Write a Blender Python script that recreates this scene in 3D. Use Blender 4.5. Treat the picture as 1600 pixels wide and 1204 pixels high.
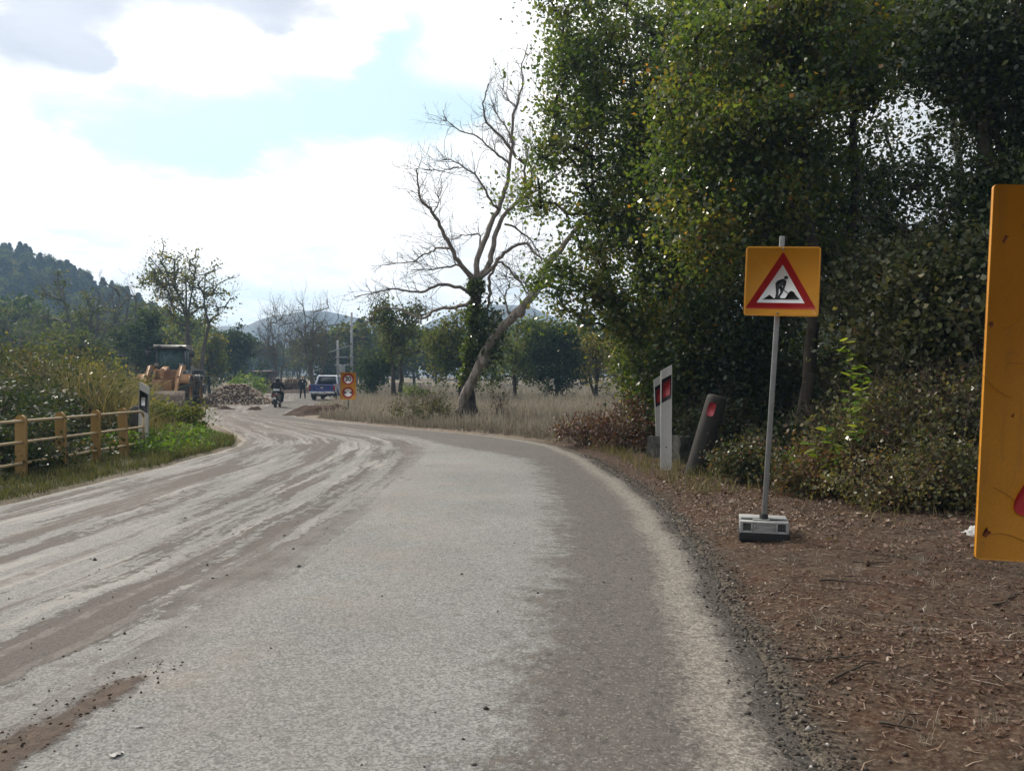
import bpy, bmesh, math
import numpy as np
from mathutils import Vector, Matrix, Euler

for _o in list(bpy.data.objects):
    bpy.data.objects.remove(_o, do_unlink=True)
SC = bpy.context.scene
COL = SC.collection
R = math.radians
rng = np.random.default_rng(7)

# ------------------------------------------------------------------ camera
EYE = 1.3            # camera height
F = 1200.0           # focal length in pixels of the 1600 px wide photograph
HOR = 597.0          # horizon row in the photograph
cam_d = bpy.data.cameras.new('camera')
cam = bpy.data.objects.new('camera', cam_d)
COL.objects.link(cam)
cam.location = (0, 0, EYE)
cam.rotation_euler = (R(90 - 0.24), 0, 0)
cam_d.sensor_width = 36
cam_d.lens = 27
cam_d.clip_start = 0.05
cam_d.clip_end = 3000
SC.camera = cam

# ------------------------------------------------------------------ light
SUN_AZ, SUN_EL = -46.0, 40.0         # azimuth from the view direction (left is negative)
SUN_STRENGTH, SUN_ANGLE = 3.6, 1.2
SKY_STRENGTH = 0.10
EXPOSURE = 0.18
sun_d = bpy.data.lights.new('sun', 'SUN')
sun_d.energy = SUN_STRENGTH
sun_d.angle = R(SUN_ANGLE)
sun_d.color = (1.0, 0.92, 0.80)
sun = bpy.data.objects.new('sun', sun_d)
COL.objects.link(sun)
_sd = Vector((math.sin(R(SUN_AZ)) * math.cos(R(SUN_EL)), math.cos(R(SUN_AZ)) * math.cos(R(SUN_EL)), math.sin(R(SUN_EL))))
sun.rotation_euler = _sd.to_track_quat('Z', 'Y').to_euler()
sun.location = _sd * 60

SC.view_settings.view_transform = 'Standard'
SC.view_settings.look = 'None'
SC.view_settings.exposure = EXPOSURE
SC.view_settings.gamma = 1
SC.view_settings.use_curve_mapping = False
SC.render.engine = 'CYCLES'
SC.cycles.use_denoising = True
SC.cycles.max_bounces = 6
SC.cycles.diffuse_bounces = 3
SC.cycles.glossy_bounces = 2
SC.cycles.transmission_bounces = 4
SC.cycles.transparent_max_bounces = 6
SC.cycles.volume_bounces = 0
SC.cycles.caustics_reflective = False
SC.cycles.caustics_refractive = False
SC.cycles.use_adaptive_sampling = True
SC.cycles.adaptive_threshold = 0.02


# ------------------------------------------------------------------ node helper
class NB:
    def __init__(s, nt):
        s.nt = nt

    def node(s, t, **kw):
        n = s.nt.nodes.new(t)
        for k, v in kw.items():
            setattr(n, k, v)
        return n

    def put(s, sock, v):
        if v is None:
            return
        if isinstance(v, bpy.types.NodeSocket):
            s.nt.links.new(v, sock)
        elif isinstance(v, (tuple, list)) and sock.type == 'RGBA' and len(v) == 3:
            sock.default_value = (*v, 1)
        else:
            sock.default_value = v

    def m(s, op, a, b=None, c=None, clamp=False):
        n = s.node('ShaderNodeMath', operation=op, use_clamp=clamp)
        for i, v in enumerate((a, b, c)):
            s.put(n.inputs[i], v)
        return n.outputs[0]

    def vm(s, op, a, b=None):
        n = s.node('ShaderNodeVectorMath', operation=op)
        s.put(n.inputs[0], a)
        if b is not None:
            s.put(n.inputs[1], b)
        return n.outputs['Value'] if op in ('LENGTH', 'DOT_PRODUCT', 'DISTANCE') else n.outputs[0]

    def noise(s, vec, scale, detail=4, rough=0.55, dist=0.0):
        n = s.node('ShaderNodeTexNoise')
        s.put(n.inputs['Vector'], vec)
        n.inputs['Scale'].default_value = scale
        n.inputs['Detail'].default_value = detail
        n.inputs['Roughness'].default_value = rough
        n.inputs['Distortion'].default_value = dist
        return n.outputs['Fac']

    def voro(s, vec, scale, out='Distance', feature='F1'):
        n = s.node('ShaderNodeTexVoronoi', feature=feature)
        s.put(n.inputs['Vector'], vec)
        n.inputs['Scale'].default_value = scale
        return n.outputs[out]

    def ramp(s, fac, stops, interp='LINEAR'):
        n = s.node('ShaderNodeValToRGB')
        s.put(n.inputs[0], fac)
        cr = n.color_ramp
        cr.interpolation = interp
        while len(cr.elements) < len(stops):
            cr.elements.new(0.5)
        for e, (p, c) in zip(cr.elements, stops):
            e.position = p
            e.color = (*c, 1) if len(c) == 3 else c
        return n.outputs[0]

    def mix(s, fac, a, b, blend='MIX'):
        n = s.node('ShaderNodeMix', data_type='RGBA', blend_type=blend)
        s.put(n.inputs[0], fac)
        s.put(n.inputs[6], a)
        s.put(n.inputs[7], b)
        return n.outputs[2]

    def mr(s, x, a, b, c=0.0, d=1.0, smooth=False):
        n = s.node('ShaderNodeMapRange', clamp=True)
        if smooth:
            n.interpolation_type = 'SMOOTHSTEP'
        s.put(n.inputs[0], x)
        for i, v in enumerate((a, b, c, d)):
            s.put(n.inputs[i + 1], v)
        return n.outputs[0]

    def xyz(s, v):
        n = s.node('ShaderNodeSeparateXYZ')
        s.put(n.inputs[0], v)
        return n.outputs

    def comb(s, x, y, z):
        n = s.node('ShaderNodeCombineXYZ')
        for i, v in enumerate((x, y, z)):
            s.put(n.inputs[i], v)
        return n.outputs[0]

    def attr(s, name):
        return s.node('ShaderNodeAttribute', attribute_name=name).outputs['Fac']

    def coord(s, which='Object'):
        return s.node('ShaderNodeTexCoord').outputs[which]

    def bump(s, h, strength=0.3, dist=0.01):
        n = s.node('ShaderNodeBump')
        n.inputs['Strength'].default_value = strength
        n.inputs['Distance'].default_value = dist
        s.put(n.inputs['Height'], h)
        return n.outputs[0]

    def bsdf(s, color, rough=0.6, metal=0.0, spec=0.5, normal=None, **kw):
        n = s.node('ShaderNodeBsdfPrincipled')
        s.put(n.inputs['Base Color'], color)
        s.put(n.inputs['Roughness'], rough)
        s.put(n.inputs['Metallic'], metal)
        s.put(n.inputs['Specular IOR Level'], spec)
        if normal is not None:
            s.put(n.inputs['Normal'], normal)
        for k, v in kw.items():
            s.put(n.inputs[k], v)
        return n.outputs[0]

    def out(s, surf):
        o = s.node('ShaderNodeOutputMaterial')
        s.nt.links.new(surf, o.inputs['Surface'])


def new_mat(name):
    m = bpy.data.materials.new(name)
    m.use_nodes = True
    m.node_tree.nodes.clear()
    return m, NB(m.node_tree)


# ------------------------------------------------------------------ sky
def build_world():
    w = bpy.data.worlds.new('World')
    SC.world = w
    w.use_nodes = True
    w.node_tree.nodes.clear()
    b = NB(w.node_tree)
    sky = b.node('ShaderNodeTexSky', sky_type='NISHITA', sun_disc=False)
    sky.sun_elevation = R(SUN_EL)
    sky.sun_rotation = R(SUN_AZ)
    sky.air_density = 1.0
    sky.dust_density = 1.2
    sky.ozone_density = 2.0
    d = b.vm('NORMALIZE', b.coord('Generated'))
    x, y, z = b.xyz(d)
    zz = b.m('ADD', b.m('MAXIMUM', z, 0.0), 0.16)
    p = b.comb(b.m('DIVIDE', x, zz), b.m('DIVIDE', y, zz), 0.0)
    n1 = b.noise(p, 1.1, 7, 0.55, 0.3)
    n2 = b.noise(p, 3.0, 6, 0.6, 0.2)
    n3 = b.noise(b.vm('ADD', p, (7.3, 2.1, 0)), 0.9, 6, 0.55, 0.4)
    az = b.m('ARCTAN2', x, y)
    el = b.m('ARCSINE', z)
    azd = b.m('ADD', az, b.m('MULTIPLY', b.m('SUBTRACT', n2, 0.5), 0.22))
    eld = b.m('ADD', el, b.m('MULTIPLY', b.m('SUBTRACT', n1, 0.5), 0.16))

    def blobs(lst):
        tot = None
        for (px, py, rx, ry, wt) in lst:
            a0 = math.atan2(px - 800, F)
            e0 = math.atan2((HOR - py) * math.cos(a0), F)
            da = b.m('DIVIDE', b.m('SUBTRACT', azd, a0), rx / F)
            de = b.m('DIVIDE', b.m('SUBTRACT', eld, e0), ry / F)
            r2 = b.m('ADD', b.m('MULTIPLY', da, da), b.m('MULTIPLY', de, de))
            g = b.m('MULTIPLY', b.m('EXPONENT', b.m('MULTIPLY', r2, -1.0)), wt)
            tot = g if tot is None else b.m('ADD', tot, g)
        return tot
    blue = blobs([(330, 205, 170, 50, 0.95), (560, 185, 170, 55, 1.0), (470, 130, 160, 22, .45), (250, 150, 120, 18, .35), (690, 170, 60, 60, 0.7), (110, 200, 95, 36, 0.75),
                  (630, 45, 45, 60, 0.8), (400, 470, 150, 45, 0.7), (130, 362, 90, 14, 0.5), (590, 105, 45, 30, 0.5),
                  (760, 60, 30, 30, 0.4), (430, 60, 30, 20, 0.35), (250, 65, 60, 25, 0.3)])
    blue = b.m('ADD', blue, b.m('ADD', b.m('MULTIPLY', b.m('SUBTRACT', n1, 0.51), 1.5), b.m('MULTIPLY', b.m('SUBTRACT', n2, 0.5), 1.0)))
    blue = b.mr(blue, 0.0, 1.05, 0.0, 0.95, True)
    grey = blobs([(35, 72, 90, 48, 1.1), (140, 5, 110, 36, 0.9), (390, 8, 140, 36, 1.0), (150, 98, 40, 20, 0.8), (410, 60, 30, 14, .5),
                  (845, 25, 60, 30, 0.45)])
    grey = b.m('ADD', grey, b.m('MULTIPLY', b.m('SUBTRACT', n3, 0.55), 1.0))
    grey = b.mr(grey, 0.12, 0.9, 0.0, 0.97, True)
    shade = b.mr(b.noise(b.vm('ADD', p, (2.7, 9.1, 0)), 2.1, 7, 0.6, 0.4), 0.32, 0.66)
    cloud = b.mix(shade, (9.2, 9.5, 9.9), (13.4, 13.0, 12.6))
    cloud = b.mix(grey, cloud, b.mix(shade, (4.3, 4.7, 5.6), (5.6, 6.0, 6.9)))
    # clouds scatter forwards: brilliant towards the sun, dull with the sun behind one
    sd = b.vm('DOT_PRODUCT', d, tuple(_sd))
    cloud = b.mix(1.0, cloud, b.ramp(b.mr(sd, -0.6, 0.95), [(0, (.26, .27, .29)), (.45, (.42, .43, .45)), (.78, (1.05, 1.04, 1.02)), (1, (1.35, 1.32, 1.28))]), 'MULTIPLY')
    # the sky itself, thin bright veil over it
    clear = b.mix(b.mr(sd, 0.0, 0.8, 0.12, 0.72), sky.outputs[0], (8.3, 10.9, 11.6))
    colr = b.mix(b.m('MULTIPLY', blue, b.m('SUBTRACT', 1.0, b.m('MULTIPLY', grey, 0.8))), cloud, clear)
    bg = b.node('ShaderNodeBackground')
    b.put(bg.inputs[0], colr)
    bg.inputs[1].default_value = SKY_STRENGTH
    o = b.node('ShaderNodeOutputWorld')
    w.node_tree.links.new(bg.outputs[0], o.inputs[0])


build_world()


# ------------------------------------------------------------------ geometry helpers
def unit(v):
    return v / (np.linalg.norm(v, axis=-1, keepdims=True) + 1e-9)


class Geo:
    """Collects vertices and faces (arrays of equal-sized faces, a material slot and a tint for each face)."""
    def __init__(s):
        s.V, s.Fs, s.n = [], [], 0

    def add(s, V, Fa, mi=0, tint=None):
        V = np.asarray(V, float).reshape(-1, 3)
        Fa = np.asarray(Fa, int)
        if len(Fa) == 0:
            return s
        s.V.append(V)
        if tint is None:
            tint = np.zeros(len(Fa))
        s.Fs.append((Fa + s.n, np.full(len(Fa), mi), np.asarray(tint, float) * np.ones(len(Fa))))
        s.n += len(V)
        return s

    def box(s, c, size, mi=0, rot=None):
        h = np.array(size) / 2.0
        V = np.array([[x, y, z] for x in (-1, 1) for y in (-1, 1) for z in (-1, 1)]) * h
        if rot is not None:
            V = V @ np.array(Euler(rot).to_matrix()).T
        return s.add(V + np.array(c), [[0, 1, 3, 2], [4, 6, 7, 5], [0, 4, 5, 1], [2, 3, 7, 6], [0, 2, 6, 4], [1, 5, 7, 3]], mi)

    def prism(s, poly, a, b_, axis='y', mi=0):
        """poly: 2-D outline; extruded from a to b_ along the axis. axis y: (x,z); x: (y,z); z: (x,y)."""
        n = len(poly)
        def pt(u, v, w):
            return {'y': (u, w, v), 'x': (w, u, v), 'z': (u, v, w)}[axis]
        V = [pt(u, v, a) for u, v in poly] + [pt(u, v, b_) for u, v in poly]
        s.add(V, [[i, (i + 1) % n, n + (i + 1) % n, n + i] for i in range(n)], mi)
        k = s.n - 2 * n
        s.Fs.append((np.array([[k + i for i in range(n)]]), np.array([mi]), np.array([0.0])))
        s.Fs.append((np.array([[k + n + i for i in range(n)][::-1]]), np.array([mi]), np.array([0.0])))
        return s

    def tube(s, pts, rad, n=6, mi=0, tint=0.0, cap=True):
        P = np.asarray(pts, float)
        rad = np.asarray(rad, float) * np.ones(len(P))
        T = np.gradient(P, axis=0)
        T = unit(T)
        a = np.array([0.0, 0, 1]) if abs(T[0][2]) < 0.9 else np.array([1.0, 0, 0])
        u = unit(np.cross(T[0], a))
        ang = np.arange(n) * 2 * math.pi / n
        ca, sa = np.cos(ang)[:, None], np.sin(ang)[:, None]
        V = []
        for p, t, r in zip(P, T, rad):
            u = unit(u - t * np.dot(u, t))
            w = np.cross(t, u)
            V.append(p + r * (ca * u + sa * w))
        V = np.concatenate(V)
        m_ = len(P)
        i = np.arange(m_ - 1)[:, None] * n
        j = np.arange(n)[None, :]
        jn = (j + 1) % n
        Q = np.stack([i + j, i + jn, i + n + jn, i + n + j], -1).reshape(-1, 4)
        base = s.n
        s.add(V, Q, mi, tint)
        if cap:
            for ring, rev in ((0, True), (m_ - 1, False)):
                f = [base + ring * n + q for q in range(n)]
                s.Fs.append((np.array([f[::-1] if rev else f]), np.array([mi]), np.array([float(np.mean(tint))])))
        return s

    def cyl(s, p0, p1, r0, r1=None, n=12, mi=0):
        return s.tube([p0, p1], [r0, r0 if r1 is None else r1], n, mi)

    def lathe(s, prof, c=(0, 0, 0), n=20, mi=0, axis='z'):
        prof = np.asarray(prof, float)
        ang = np.arange(n) * 2 * math.pi / n
        V = []
        for r, h in prof:
            if axis == 'z':
                V.append(np.stack([r * np.cos(ang), r * np.sin(ang), np.full(n, h)], 1))
            elif axis == 'x':
                V.append(np.stack([np.full(n, h), r * np.cos(ang), r * np.sin(ang)], 1))
            else:
                V.append(np.stack([r * np.cos(ang), np.full(n, h), r * np.sin(ang)], 1))
        V = np.concatenate(V) + np.array(c)
        m_ = len(prof)
        Q = [[i * n + j, i * n + (j + 1) % n, (i + 1) * n + (j + 1) % n, (i + 1) * n + j] for i in range(m_ - 1) for j in range(n)]
        return s.add(V, Q, mi)

    def ball(s, c, r, n=10, mi=0):
        r = np.array(r) * np.ones(3)
        th = np.linspace(0.02, math.pi - 0.02, n // 2 + 1)
        b0 = s.n
        s.lathe([(math.sin(t), -math.cos(t)) for t in th], (0, 0, 0), n, mi)
        s.V[-1] = s.V[-1] * r + np.array(c)
        return s

    def grid(s, X, Y, Z, mi=0):
        ny, nx = Z.shape
        V = np.stack([X, Y, Z], -1).reshape(-1, 3)
        i = np.arange(ny - 1)[:, None] * nx + np.arange(nx - 1)[None, :]
        return s.add(V, np.stack([i, i + 1, i + nx + 1, i + nx], -1).reshape(-1, 4), mi)

    def mesh(s, name, smooth=False):
        V = np.concatenate(s.V) if s.V else np.zeros((0, 3))
        me = bpy.data.meshes.new(name)
        me.vertices.add(len(V))
        me.vertices.foreach_set('co', V.astype(np.float32).ravel())
        loops = np.concatenate([f.ravel() for f, _, _ in s.Fs]).astype(np.int32)
        sizes = np.concatenate([np.full(len(f), f.shape[1]) for f, _, _ in s.Fs])
        me.loops.add(len(loops))
        me.loops.foreach_set('vertex_index', loops)
        me.polygons.add(len(sizes))
        starts = np.concatenate([[0], np.cumsum(sizes)[:-1]]).astype(np.int32)
        me.polygons.foreach_set('loop_start', starts)
        me.polygons.foreach_set('material_index', np.concatenate([a for _, a, _ in s.Fs]).astype(np.int32))
        if smooth:
            me.polygons.foreach_set('use_smooth', np.ones(len(sizes), bool))
        tint = np.concatenate([t for _, _, t in s.Fs]).astype(np.float32)
        me.update(calc_edges=True)
        if tint.any():
            at = me.attributes.new('tint', 'FLOAT', 'FACE')
            at.data.foreach_set('value', tint)
        return me


def tag(o, label=None, cat=None, group=None, kind=None):
    for k, v in (('label', label), ('category', cat), ('group', group), ('kind', kind)):
        if v:
            o[k] = v
    return o


def thing(name, label, cat, loc=(0, 0, 0), rot=(0, 0, 0), group=None):
    o = bpy.data.objects.new(name, None)
    o.empty_display_size = 0.2
    COL.objects.link(o)
    o.location = loc
    o.rotation_euler = rot
    return tag(o, label, cat, group)


def obj(name, geo, mats, parent=None, smooth=False, bevel=0.0, loc=None, rot=None, **tags):
    me = geo if isinstance(geo, bpy.types.Mesh) else geo.mesh(name, smooth)
    o = bpy.data.objects.new(name, me)
    COL.objects.link(o)
    for m in (mats if isinstance(mats, (list, tuple)) else [mats]):
        if len(me.materials) < len(mats if isinstance(mats, (list, tuple)) else [mats]):
            me.materials.append(m)
    if parent is not None:
        o.parent = parent
    if loc is not None:
        o.location = loc
    if rot is not None:
        o.rotation_euler = rot
    if bevel:
        bv = o.modifiers.new('bevel', 'BEVEL')
        bv.width = bevel
        bv.segments = 2
        bv.limit_method = 'ANGLE'
        bv.angle_limit = R(40)
    return tag(o, **tags)


def copy_thing(o, loc=None, rot=None, scale=None, label=None, parent=None):
    c = o.copy()
    COL.objects.link(c)
    if parent is not None:
        c.parent = parent
    for ch in o.children:
        copy_thing(ch, parent=c)
    if loc is not None:
        c.location = loc
    if rot is not None:
        c.rotation_euler = rot
    if scale is not None:
        c.scale = (scale,) * 3 if np.isscalar(scale) else scale
    if label:
        c['label'] = label
    return c


def P(px, py, d):
    return np.array([(px - 800) / F * d, d, EYE + (HOR - py) / F * d])


# value noise on the plane, for relief that is geometry
_LAT = np.random.default_rng(3).random((256, 256))


def vn(x, y):
    xi, yi = np.floor(x).astype(int), np.floor(y).astype(int)
    fx, fy = x - xi, y - yi
    fx, fy = fx * fx * (3 - 2 * fx), fy * fy * (3 - 2 * fy)
    g = lambda i, j: _LAT[i % 256, j % 256]
    return (g(xi, yi) * (1 - fx) + g(xi + 1, yi) * fx) * (1 - fy) + (g(xi, yi + 1) * (1 - fx) + g(xi + 1, yi + 1) * fx) * fy


def fbm(x, y, o=4):
    t, a, f = 0, 0.5, 1.0
    for k in range(o):
        t = t + a * (vn(x * f + 17.3 * k, y * f + 5.1 * k) - 0.5)
        a *= 0.5
        f *= 2.03
    return t


def sstep(a, b, x):
    t = np.clip((x - a) / (b - a), 0, 1)
    return t * t * (3 - 2 * t)


def leaves(C, size, rng, up=0.4, aspect=0.34, flat=None):
    """One folded diamond per point of C."""
    n = len(C)
    N = rng.normal(size=(n, 3))
    N[:, 2] = N[:, 2] * (1 if flat is None else flat) + up
    if flat is not None:
        N[:, 2] = np.abs(N[:, 2]) + 1.2
    N = unit(N)
    T = unit(np.cross(N, rng.normal(size=(n, 3))))
    B = np.cross(N, T)
    L = (size * rng.uniform(0.6, 1.35, n))[:, None]
    w = L * aspect * rng.uniform(0.8, 1.2, n)[:, None]
    fold = N * L * 0.12
    V = np.stack([C - T * L * 0.5, C + B * w - fold, C + T * L * 0.5, C - B * w - fold], 1).reshape(-1, 3)
    Fq = np.arange(4 * n).reshape(n, 4)
    return V, Fq


def blades(pts, h, w, rng, lean=0.35, seg=2):
    n = len(pts)
    h = h * np.ones(n)
    ang = rng.uniform(0, 2 * math.pi, n)
    d = np.stack([np.cos(ang), np.sin(ang), np.zeros(n)], 1)
    la = rng.uniform(0, 2 * math.pi, n)
    l = np.stack([np.cos(la), np.sin(la), np.zeros(n)], 1) * (np.abs(rng.normal(0, lean, n)) * h)[:, None]
    up = np.array([0, 0, 1.0])
    hw = d * (w * 0.5)
    if seg == 1:
        V = np.stack([pts - hw, pts + hw, pts + up * h[:, None] + l], 1).reshape(-1, 3)
        return V, [np.arange(3 * n).reshape(n, 3)]
    mid = pts + up * (h * 0.6)[:, None] + l * 0.35
    top = pts + up * (h * 0.95)[:, None] + l * 1.1
    V = np.stack([pts - hw, pts + hw, mid + hw * 0.7, mid - hw * 0.7, top], 1).reshape(-1, 3)
    k = np.arange(n)[:, None] * 5
    return V, [k + np.array([[0, 1, 2, 3]]), k + np.array([[3, 2, 4]])]
# ------------------------------------------------------------------ materials
def plain(name, color, rough=0.6, metal=0.0, spec=0.5, var=0.25, scale=6.0, dirt=None, bump=0.0, bscale=60.0, **kw):
    """Painted / solid surface with worn, uneven colour."""
    m, b = new_mat(name)
    co = b.coord()
    n = b.noise(co, scale, 5, 0.6)
    c0 = tuple(max(0, v * (1 - var)) for v in color)
    c1 = tuple(min(1, v * (1 + var)) for v in color)
    c = b.mix(b.mr(n, 0.3, 0.7), c0, c1)
    if dirt:
        n2 = b.noise(b.vm('ADD', co, (3.1, 1.7, 9.2)), scale * 0.6, 6, 0.65)
        c = b.mix(b.mr(n2, dirt[1], dirt[1] + 0.16), c, dirt[0])
    rg = b.mr(n, 0.3, 0.7, max(0, rough - 0.08), min(1, rough + 0.08))
    nm = b.bump(b.noise(co, bscale, 4, 0.6), bump, 0.01) if bump else None
    b.out(b.bsdf(c, rg, metal, spec, nm, **kw))
    return m


def leafmat(name, stops, rough=0.42, trans=0.4, spec=0.5, gain=1.7, blue=0.45):
    m, b = new_mat(name)
    t = b.attr('tint')
    c = b.ramp(t, stops)
    p = b.bsdf(c, rough, 0, spec)
    tr = b.node('ShaderNodeBsdfTranslucent')
    b.put(tr.inputs[0], b.mix(1.0, c, (gain, gain, gain * blue), 'MULTIPLY'))
    mx = b.node('ShaderNodeMixShader')
    mx.inputs[0].default_value = trans
    b.nt.links.new(p, mx.inputs[1])
    b.nt.links.new(tr.outputs[0], mx.inputs[2])
    b.out(mx.outputs[0])
    return m


def barkmat(name, c0, c1, scale=9.0):
    m, b = new_mat(name)
    co = b.coord()
    x, y, z = b.xyz(co)
    v = b.comb(x, y, b.m('MULTIPLY', z, 0.22))
    n = b.noise(v, scale, 6, 0.65, 0.4)
    c = b.mix(b.mr(n, 0.32, 0.68), c0, c1)
    b.out(b.bsdf(c, 0.9, 0, 0.2, b.bump(n, 0.8, 0.02)))
    return m


# ------------------------------------------------------------------ road course
_ST = np.array([  # yL, xL, yR, xR
    (-14, -7.6, -14, -2.2), (-6, -6.3, -6, -0.65), (0, -5.9, 0, 0.55), (3, -5.7, 3, 1.08), (6, -5.55, 6.2, 1.48), (9, -5.5, 9, 1.6),
    (12, -5.5, 12, 1.48), (14, -5.55, 14.7, 1.18), (16, -5.75, 17.0, 0.5), (18, -6.4, 19, -0.75), (20.2, -7.4, 21.5, -2.7),
    (23.5, -9.1, 25, -5.4), (27, -11.2, 28.2, -7.6), (31, -13.3, 32, -9.2), (36, -15.3, 37, -10.2), (44, -18.0, 45, -11.3),
    (55, -20.8, 56, -13.0), (75, -27, 75, -18.5), (100, -36, 100, -28.5), (140, -50, 140, -43), (190, -68, 190, -62)], float)


def catmull(Q, per):
    out = []
    n = len(Q)
    for i in range(n - 1):
        p0, p1, p2, p3 = Q[max(i - 1, 0)], Q[i], Q[i + 1], Q[min(i + 2, n - 1)]
        k = per(i)
        for t in np.arange(k) / k:
            out.append(0.5 * ((2 * p1) + (-p0 + p2) * t + (2 * p0 - 5 * p1 + 4 * p2 - p3) * t * t + (-p0 + 3 * p1 - 3 * p2 + p3) * t ** 3))
    out.append(Q[-1])
    return np.array(out)


_L = catmull(_ST[:, [1, 0]], lambda i: 30 if i < 12 else 12)
_R = catmull(_ST[:, [3, 2]], lambda i: 30 if i < 12 else 12)
_k = np.arange(len(_R))
_R = _R + np.stack([(vn(_R[:, 1] * 1.3 + 3, _k * 0) - 0.5) * 0.06 + (vn(_R[:, 1] * 7.0, _k * 0 + 9) - 0.5) * 0.05 + (vn(_R[:, 1] * 19.0, _k * 0 + 19) - 0.5) * 0.03, _k * 0], 1)
_L = _L + np.stack([(vn(_L[:, 1] * 2.1 + 40, _k * 0) - 0.5) * 0.10, _k * 0], 1)


def xL(y):
    return np.interp(y, _L[:, 1], _L[:, 0])


def xR(y):
    return np.interp(y, _R[:, 1], _R[:, 0])


def rise(x, y):
    return 0.022 * np.clip(y - 60, 0, 110)


def H(x, y):
    """Height of the ground sheet."""
    x, y = np.asarray(x, float), np.asarray(y, float)
    z = rise(x, y)
    eR, eL = x - xR(y), xL(y) - x
    near = 1 - sstep(40, 70, y)
    off = np.maximum(eR, eL)
    inside = 1 - sstep(-0.02, 0.05, off)
    # right verge: shallow gravelly gutter at the edge, then lumpy litter-covered soil
    rv = sstep(0.0, 1.0, eR) * near
    z = z + rv * (0.03 + 0.10 * fbm(x * 0.9, y * 0.9, 3) + 0.05 * fbm(x * 4, y * 4, 3) + 0.02 * fbm(x * 17, y * 17, 2))
    z = z - 0.035 * np.exp(-((eR - 0.16) / 0.12) ** 2) * near
    # left verge, then the stream ditch beyond the railing
    lv = sstep(0.0, 0.6, eL) * near
    z = z + lv * (0.02 + 0.10 * fbm(x * 1.3 + 9, y * 1.3, 3) + 0.03 * fbm(x * 6, y * 6, 2))
    z = z - 0.75 * sstep(1.5, 3.2, eL) * (1 - sstep(13.2, 15.5, y))
    # far field swells
    z = z + 0.5 * fbm(x * 0.05, y * 0.05, 3) * sstep(45, 90, y) * sstep(2, 12, off)
    return z * (1 - inside) + inside * (rise(x, y) - 0.06)


def build_ground():
    def axis(a, b_, st, lo, hi):
        c = list(np.arange(a, b_ + 1e-6, st))
        s, v = st, b_
        while v < hi:
            s *= 1.09
            v += s
            c.append(v)
        s, v = st, a
        while v > lo:
            s *= 1.09
            v -= s
            c.insert(0, v)
        return np.array(c)
    xs, ys = axis(-7.5, 7.5, 0.085, -640, 640), axis(0.5, 22, 0.1, -40, 780)
    X, Y = np.meshgrid(xs, ys)
    Z = H(X, Y)
    g = Geo().grid(X, Y, Z)
    me = g.mesh('ground', True)
    x, y = X.ravel(), Y.ravel()
    eR, eL = x - xR(y), xL(y) - x
    soil = sstep(0.0, 0.1, eR) * (1 - sstep(15, 19, y + 0.25 * (x - 3))) * (1 - 0.0 * x)
    green = sstep(0, 0.2, eL) * (1 - sstep(2.0, 5.0, eL)) * (1 - sstep(15.5, 17.5, y))
    grit = np.exp(-((eR - 0.06) / 0.10) ** 2) * (1 - sstep(14, 20, y))
    dirt = np.exp(-(np.clip(np.maximum(eR, eL), 0, 99) / 1.4) ** 2) * sstep(16.5, 21, y) * (1 - sstep(70, 85, y))
    for nm, v in (('soil', soil), ('green', green), ('grit', grit), ('dirt', dirt)):
        at = me.attributes.new(nm, 'FLOAT', 'POINT')
        at.data.foreach_set('value', v.astype(np.float32))
    m, b = new_mat('earth')
    co = b.coord()
    n1, n2, n3 = b.noise(co, 0.7, 5), b.noise(co, 6.0, 6, 0.65), b.noise(co, 38.0, 5, 0.7)
    n4 = b.noise(co, 1.9, 5, 0.6)
    field = b.mix(b.mr(n1, 0.35, 0.65), (0.22, 0.185, 0.145), (0.16, 0.14, 0.10))
    field = b.mix(b.mr(n2, 0.45, 0.7), field, (0.26, 0.22, 0.16))
    soilc = b.mix(b.mr(n4, 0.38, 0.64), (0.064, 0.030, 0.018), (0.040, 0.029, 0.020))
    soilc = b.mix(b.mr(n2, 0.42, 0.66), soilc, (0.078, 0.055, 0.038))
    soilc = b.mix(b.mr(n3, 0.5, 0.72), soilc, (0.15, 0.115, 0.085))
    soilc = b.mix(b.mr(n3, 0.46, 0.3), soilc, (0.022, 0.015, 0.011))
    gritc = b.mix(b.mr(n3, 0.42, 0.6), (0.018, 0.016, 0.014), (0.13, 0.115, 0.095))
    grn = b.mix(b.mr(n2, 0.35, 0.65), (0.05, 0.055, 0.022), (0.10, 0.085, 0.05))
    drt = b.mix(b.mr(n2, 0.35, 0.65), (0.14, 0.105, 0.08), (0.24, 0.20, 0.16))
    c = b.mix(b.attr('soil'), field, soilc)
    c = b.mix(b.attr('green'), c, grn)
    c = b.mix(b.attr('dirt'), c, drt)
    c = b.mix(b.m('MULTIPLY', b.attr('grit'), b.mr(n2, 0.3, 0.55)), c, gritc)
    h = b.m('ADD', b.m('MULTIPLY', n2, 1.0), b.m('MULTIPLY', n3, 0.5))
    b.out(b.bsdf(c, 0.95, 0, 0.15, b.bump(h, 0.9, 0.03)))
    obj('ground', me, m, kind='structure')


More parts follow.
